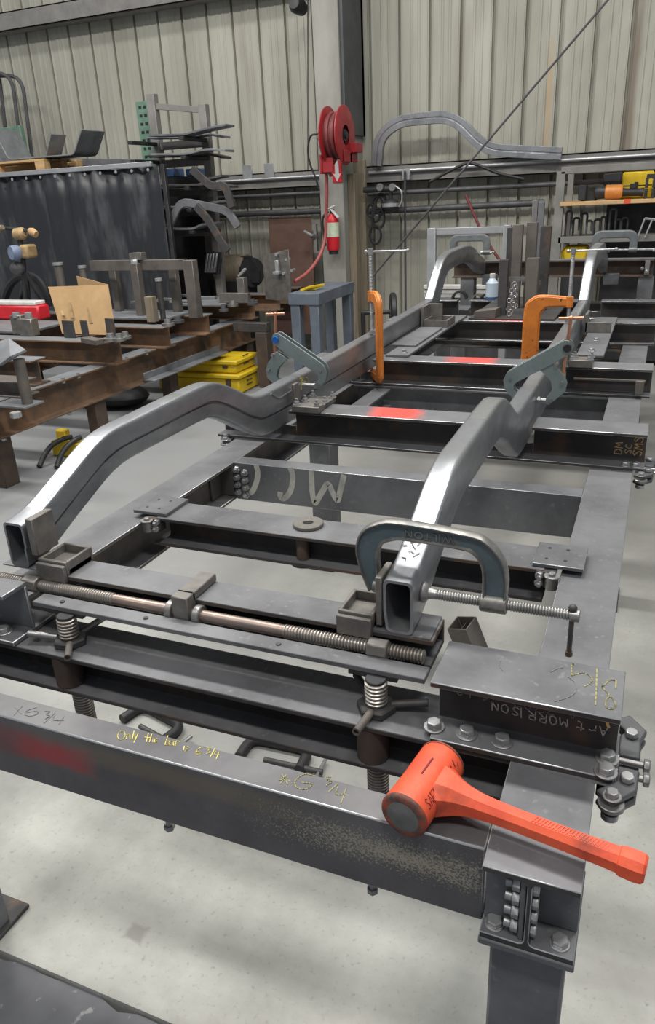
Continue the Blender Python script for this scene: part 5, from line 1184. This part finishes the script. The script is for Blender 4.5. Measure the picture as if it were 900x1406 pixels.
# bent wire hoops and a green rack post at the far left
hp = thing('tube_hoop', 'tall dark bent tube hoops standing at the far left of the wall', 'tube hoop', at(25,190,y=6.75))
for k,(xa,xb,yt,dx_) in enumerate(((0,22,101,0),(0,36,104,8),(-8,4,95,-2))):
    obj('hoop', MB().tube(fillet([at(xa-22,230,y=6.7+.05*k),at(xa-24,yt,y=6.7+.05*k),at(xb-6,yt,y=6.7+.05*k),at(xb+8,215,y=6.7+.05*k)],.18,6),.02,8), M_pipe_d, hp)
a = at(29,200,y=6.62)
gp = thing('green_rack_post', 'short green perforated rack post beside the tube hoops', 'rack post', (a.x,6.62,ZD))
obj('upright', MB().box(a.x-.04,a.x+.05,6.6,6.66,ZD+.001,at(29,172,y=6.62).z), M_green, gp, .003)
obj('beam', MB().box(a.x-1.2,a.x-.041,6.6,6.65,at(10,178,y=6.62).z-.02,at(10,178,y=6.62).z+.02), M_green, gp, .003)
a, b = at(112,218,y=6.95), at(126,208,y=6.95)
# cantilever rack with bent dark parts
RY = 6.45
a = at(195,140,y=RY); zr = at(195,134,y=RY).z
rk = thing('cantilever_rack', 'tall rack with green perforated upright and grey posts holding bent dark parts', 'rack', (a.x+.3,RY+.2,-.8))
gx0, gx1 = at(184,140,y=RY).x, at(202,140,y=RY).x
gu = obj('green_upright', MB().box(gx0,gx1,RY+.02,RY+.10,-.8,zr-.03), M_green, rk, .003); gu['label'] = 'green perforated upright'
mb = MB()
for r_ in range(16):
    for c_ in range(2):
        x = gx0+(gx1-gx0)*(.32+.36*c_); z = zr-.08-.075*r_; mb.box(x-.016,x+.016,RY+.0165,RY+.0195,z-.012,z+.012)
obj('slot', mb, M_black, gu)
px0 = at(208,140,y=RY-.1).x; px1 = at(278,145,y=RY-.1).x
for x,zt2,w in ((px0,zr+.01,.045),(px1,at(278,143,y=RY-.1).z,.04)):
    obj('post', MB().box(x-w,x+w,RY-.12,RY-.04,-.8,zt2), M_girt, rk, .004)
obj('cross_bar', MB().bar((px0+.046,RY-.08,at(215,146,y=RY-.1).z),(px1-.041,RY-.08,at(268,151,y=RY-.1).z),.04,.055), M_girt, rk, .003)
LV = [(197,2),(222,1),(262,0),(290,0),(318,0)]
for py,_ in LV:
    z = at(240,py,y=RY-.1).z
    obj('shelf_beam', MB().box(px0+.046,px1-.041,RY-.11,RY-.05,z-.05,z+.02), M_girt, rk, .003)
    for x in (px0,px1): obj('arm', MB().box(x-.025,x+.025,RY-.54,RY-.121,z-.01,z+.021), M_blackm, rk, .003)
random.seed(12)
labs = ['on the top arms','second on the top arms','on the second arms','second on the second arms','on the third arms','second on the third arms','on the fourth arms','second on the fourth arms','on the fifth arms','second on the fifth arms']
for i,(py,_) in enumerate(LV):
    z = at(240,py,y=RY-.1).z+.0235
    for k in range(2):
        yy = RY-.52+.20*k; xl, xr_ = at(206+random.uniform(-4,4),py,y=yy).x, at(310+random.uniform(-14,10)-(6 if i>2 else 0),py,y=yy).x
        up_ = random.uniform(-.01,.07); dn = random.uniform(-.02,.05)
        p = fillet([(xl,0,z+.02),(xl+.35,0,z+.002+.0),(px1+.02,0,z+.002),(xr_-.18,0,z+.002+up_*.8),(xr_,0,z+up_*.9-dn)], .12, 5)
        rg = []
        for s in p: rg.append([V((s.x,yy,s.z)),V((s.x,yy+.175,s.z)),V((s.x,yy+.175,s.z+.02)),V((s.x,yy,s.z+.02))])
        single('bent_part', MB().loft(rg), [S_mill, S_ltop, S_dark][(i+k)%3], 'dark bent bracket plate '+labs[2*i+k]+' of the tall rack', 'bent plate', 'bent parts on the tall rack', bevel=.003)
for i,(pa,pb) in enumerate(((224,240),(257,271))):
    q0, q1 = at(pa,243,y=6.62), at(pb,231,y=6.62)
    single('blue_bin', MB().box(q0.x,q1.x,6.60,6.80,at(224,244,y=6.62).z,q1.z), M_bluep, ['left blue bin seen through the tall rack','right blue bin seen through the tall rack'][i], 'bin', 'blue bins behind the rack', bevel=.008)
single('bin_shelf', MB().box(at(215,250,y=6.6).x,at(274,250,y=6.6).x,6.585,6.85,-.8,at(224,244,y=6.62).z-.001), M_blackm, 'dark cabinet under the blue bins behind the tall rack', 'cabinet')
# big cranked dark arms leaning in the rack
for i,(pts,lab) in enumerate(((((232,310),(247,276),(312,289),(326,312)),'big cranked dark arm leaning across the lower rack'),(((262,232),(290,257),(308,253),(318,285)),'cranked dark plate hanging beside the rack post'),(((268,283),(284,300),(302,330),(312,345)),'steep dark link hanging right of the rack post'))):
    p = fillet([at(x,y_,y=RY-.66-.05*i) for x,y_ in pts], .10, 5); rg = []
    for j,s in enumerate(p):
        d = (p[min(j+1,len(p)-1)]-p[max(j-1,0)]).normalized(); nn = V((-d.z,0,d.x))*.035
        rg.append([s-nn,s-nn+V((0,.03,0)),s+nn+V((0,.03,0)),s+nn])
    single('cranked_arm', MB().loft(rg), S_dark if i else S_mill, lab, 'arm', 'cranked arms at the rack', bevel=.003)
# respirator and stand in front of the curtain, red bag
MY = 4.56
a = at(20,335,y=MY)
mk = thing('grinder_stand', 'tan and blue grey bench tool on a splayed stand before the curtain', 'bench tool', (a.x,MY,-.8))
c = at(22,347,y=MY-.06); obj('wheel', MB().rev((c.x-.02,MY-.10,c.z),(.03,.08,0),[(0,.02),(0,.055),(.3,.062),(.8,.058),(1,.04)],20), M_maskb, mk)
c = at(38,345,y=MY); obj('housing', MB().box(c.x-.05,c.x+.04,MY-.05,MY+.08,c.z-.055,c.z+.055), M_maskt, mk, .02, seg=2)
c = at(26,322,y=MY); obj('motor', MB().rev((c.x-.05,MY,c.z),(.12,0,.01),[(0,.03),(.2,.05),(.8,.05),(1,.03)],16), M_maskt, mk)
c = at(30,368,y=MY); obj('guard', MB().sphere((c.x-.02,MY-.03,c.z),.07,14,(1,.8,.8)), M_pipe_d, mk)
for px,pe,pz in ((4,-8,318),(40,50,322)):
    q = at(px,pz-6,y=MY-.05); q2 = at(pe,pz,y=MY-.05); obj('lamp_shade', MB().rev(q, (q2-q), [(0,.02),(.4,.035),(1,.028)], 12), M_wood_d if px < 10 else M_card, mk)
for x2,y2 in ((16,470),(66,425),(44,462)):
    obj('leg', MB().cyl(at(36,375,y=MY), (at(x2,y2,y=MY+.1).x,MY+.1,at(x2,y2,y=MY+.1).z), .020, 10), M_blackm, mk)
mb = MB().tube([at(36+30*cos(t),420+42*sin(t)*-1,y=MY+.2) for t in [pi*k/12 for k in range(13)]], .035, 8)
obj('frame_hoop', mb, M_black, mk)
obj('post', MB().cyl(at(36,420,y=MY),V((at(36,420,y=MY).x,MY,-.8)),.03,10).tube([at(36,422,y=MY),at(33,380,y=MY),at(31,345,y=MY),at(24,318,y=MY)],.022,10).cyl(at(6,313,y=MY),at(40,317,y=MY),.014,8), M_blackm, mk)
q0, q1 = at(-30,449,y=4.35), at(49,417,y=4.35); q0.z = max(q0.z, DZ+.001)
rb = thing('red_case', 'red plastic case with pale lid behind the squat block at left', 'case', ((q0.x+q1.x)/2,4.4,q0.z))
obj('body', MB().box(q0.x,q1.x,4.36,4.51,q0.z,q1.z-.02), M_redp, rb, .015)
obj('lid', MB().box(q0.x,q1.x-.03,4.37,4.50,q1.z-.0195,q1.z+.012), M_white, rb, .006)

# ------------------------------------------------------------------ light: shop high bays over the aisle, added front fill, soft ambient
def bay_or_fill(x, y, z, w, h, p, col=(1,.975,.93), tgt=None):
    l = bpy.data.lights.new('high_bay_or_fill', 'AREA'); l.shape = 'RECTANGLE'; l.size = w; l.size_y = h; l.energy = p; l.color = col
    o = bpy.data.objects.new('high_bay_or_fill', l); COL.objects.link(o); o.location = (x,y,z+T)
    if tgt: o.rotation_euler = (V(tgt)-V((x,y,z))).to_track_quat('-Z','Y').to_euler()
    return o
for x in (-6.0,-3.6,-1.2,1.2): bay_or_fill(x, 2.3, 4.9, 1.3, .45, 128)
for x,p_ in ((-5.0,45),(-2.0,62),(1.0,120)): bay_or_fill(x, -1.6, 4.9, 1.3, .45, p_)  # front row out of view, added as fill, strongest over the right floor
for x in (-6.0,-3.4,-.6): bay_or_fill(x, 4.6, 5.0, 1.3, .45, 45)
w = bpy.data.worlds.new('world'); SC.world = w; w.use_nodes = True
bg = w.node_tree.nodes['Background']; bg.inputs[0].default_value = (.80,.86,.92,1); bg.inputs[1].default_value = .32
SC.view_settings.view_transform = 'Standard'; SC.view_settings.look = 'None'; SC.view_settings.exposure = 0.0; SC.view_settings.gamma = 1.0
SC.view_settings.use_curve_mapping = False
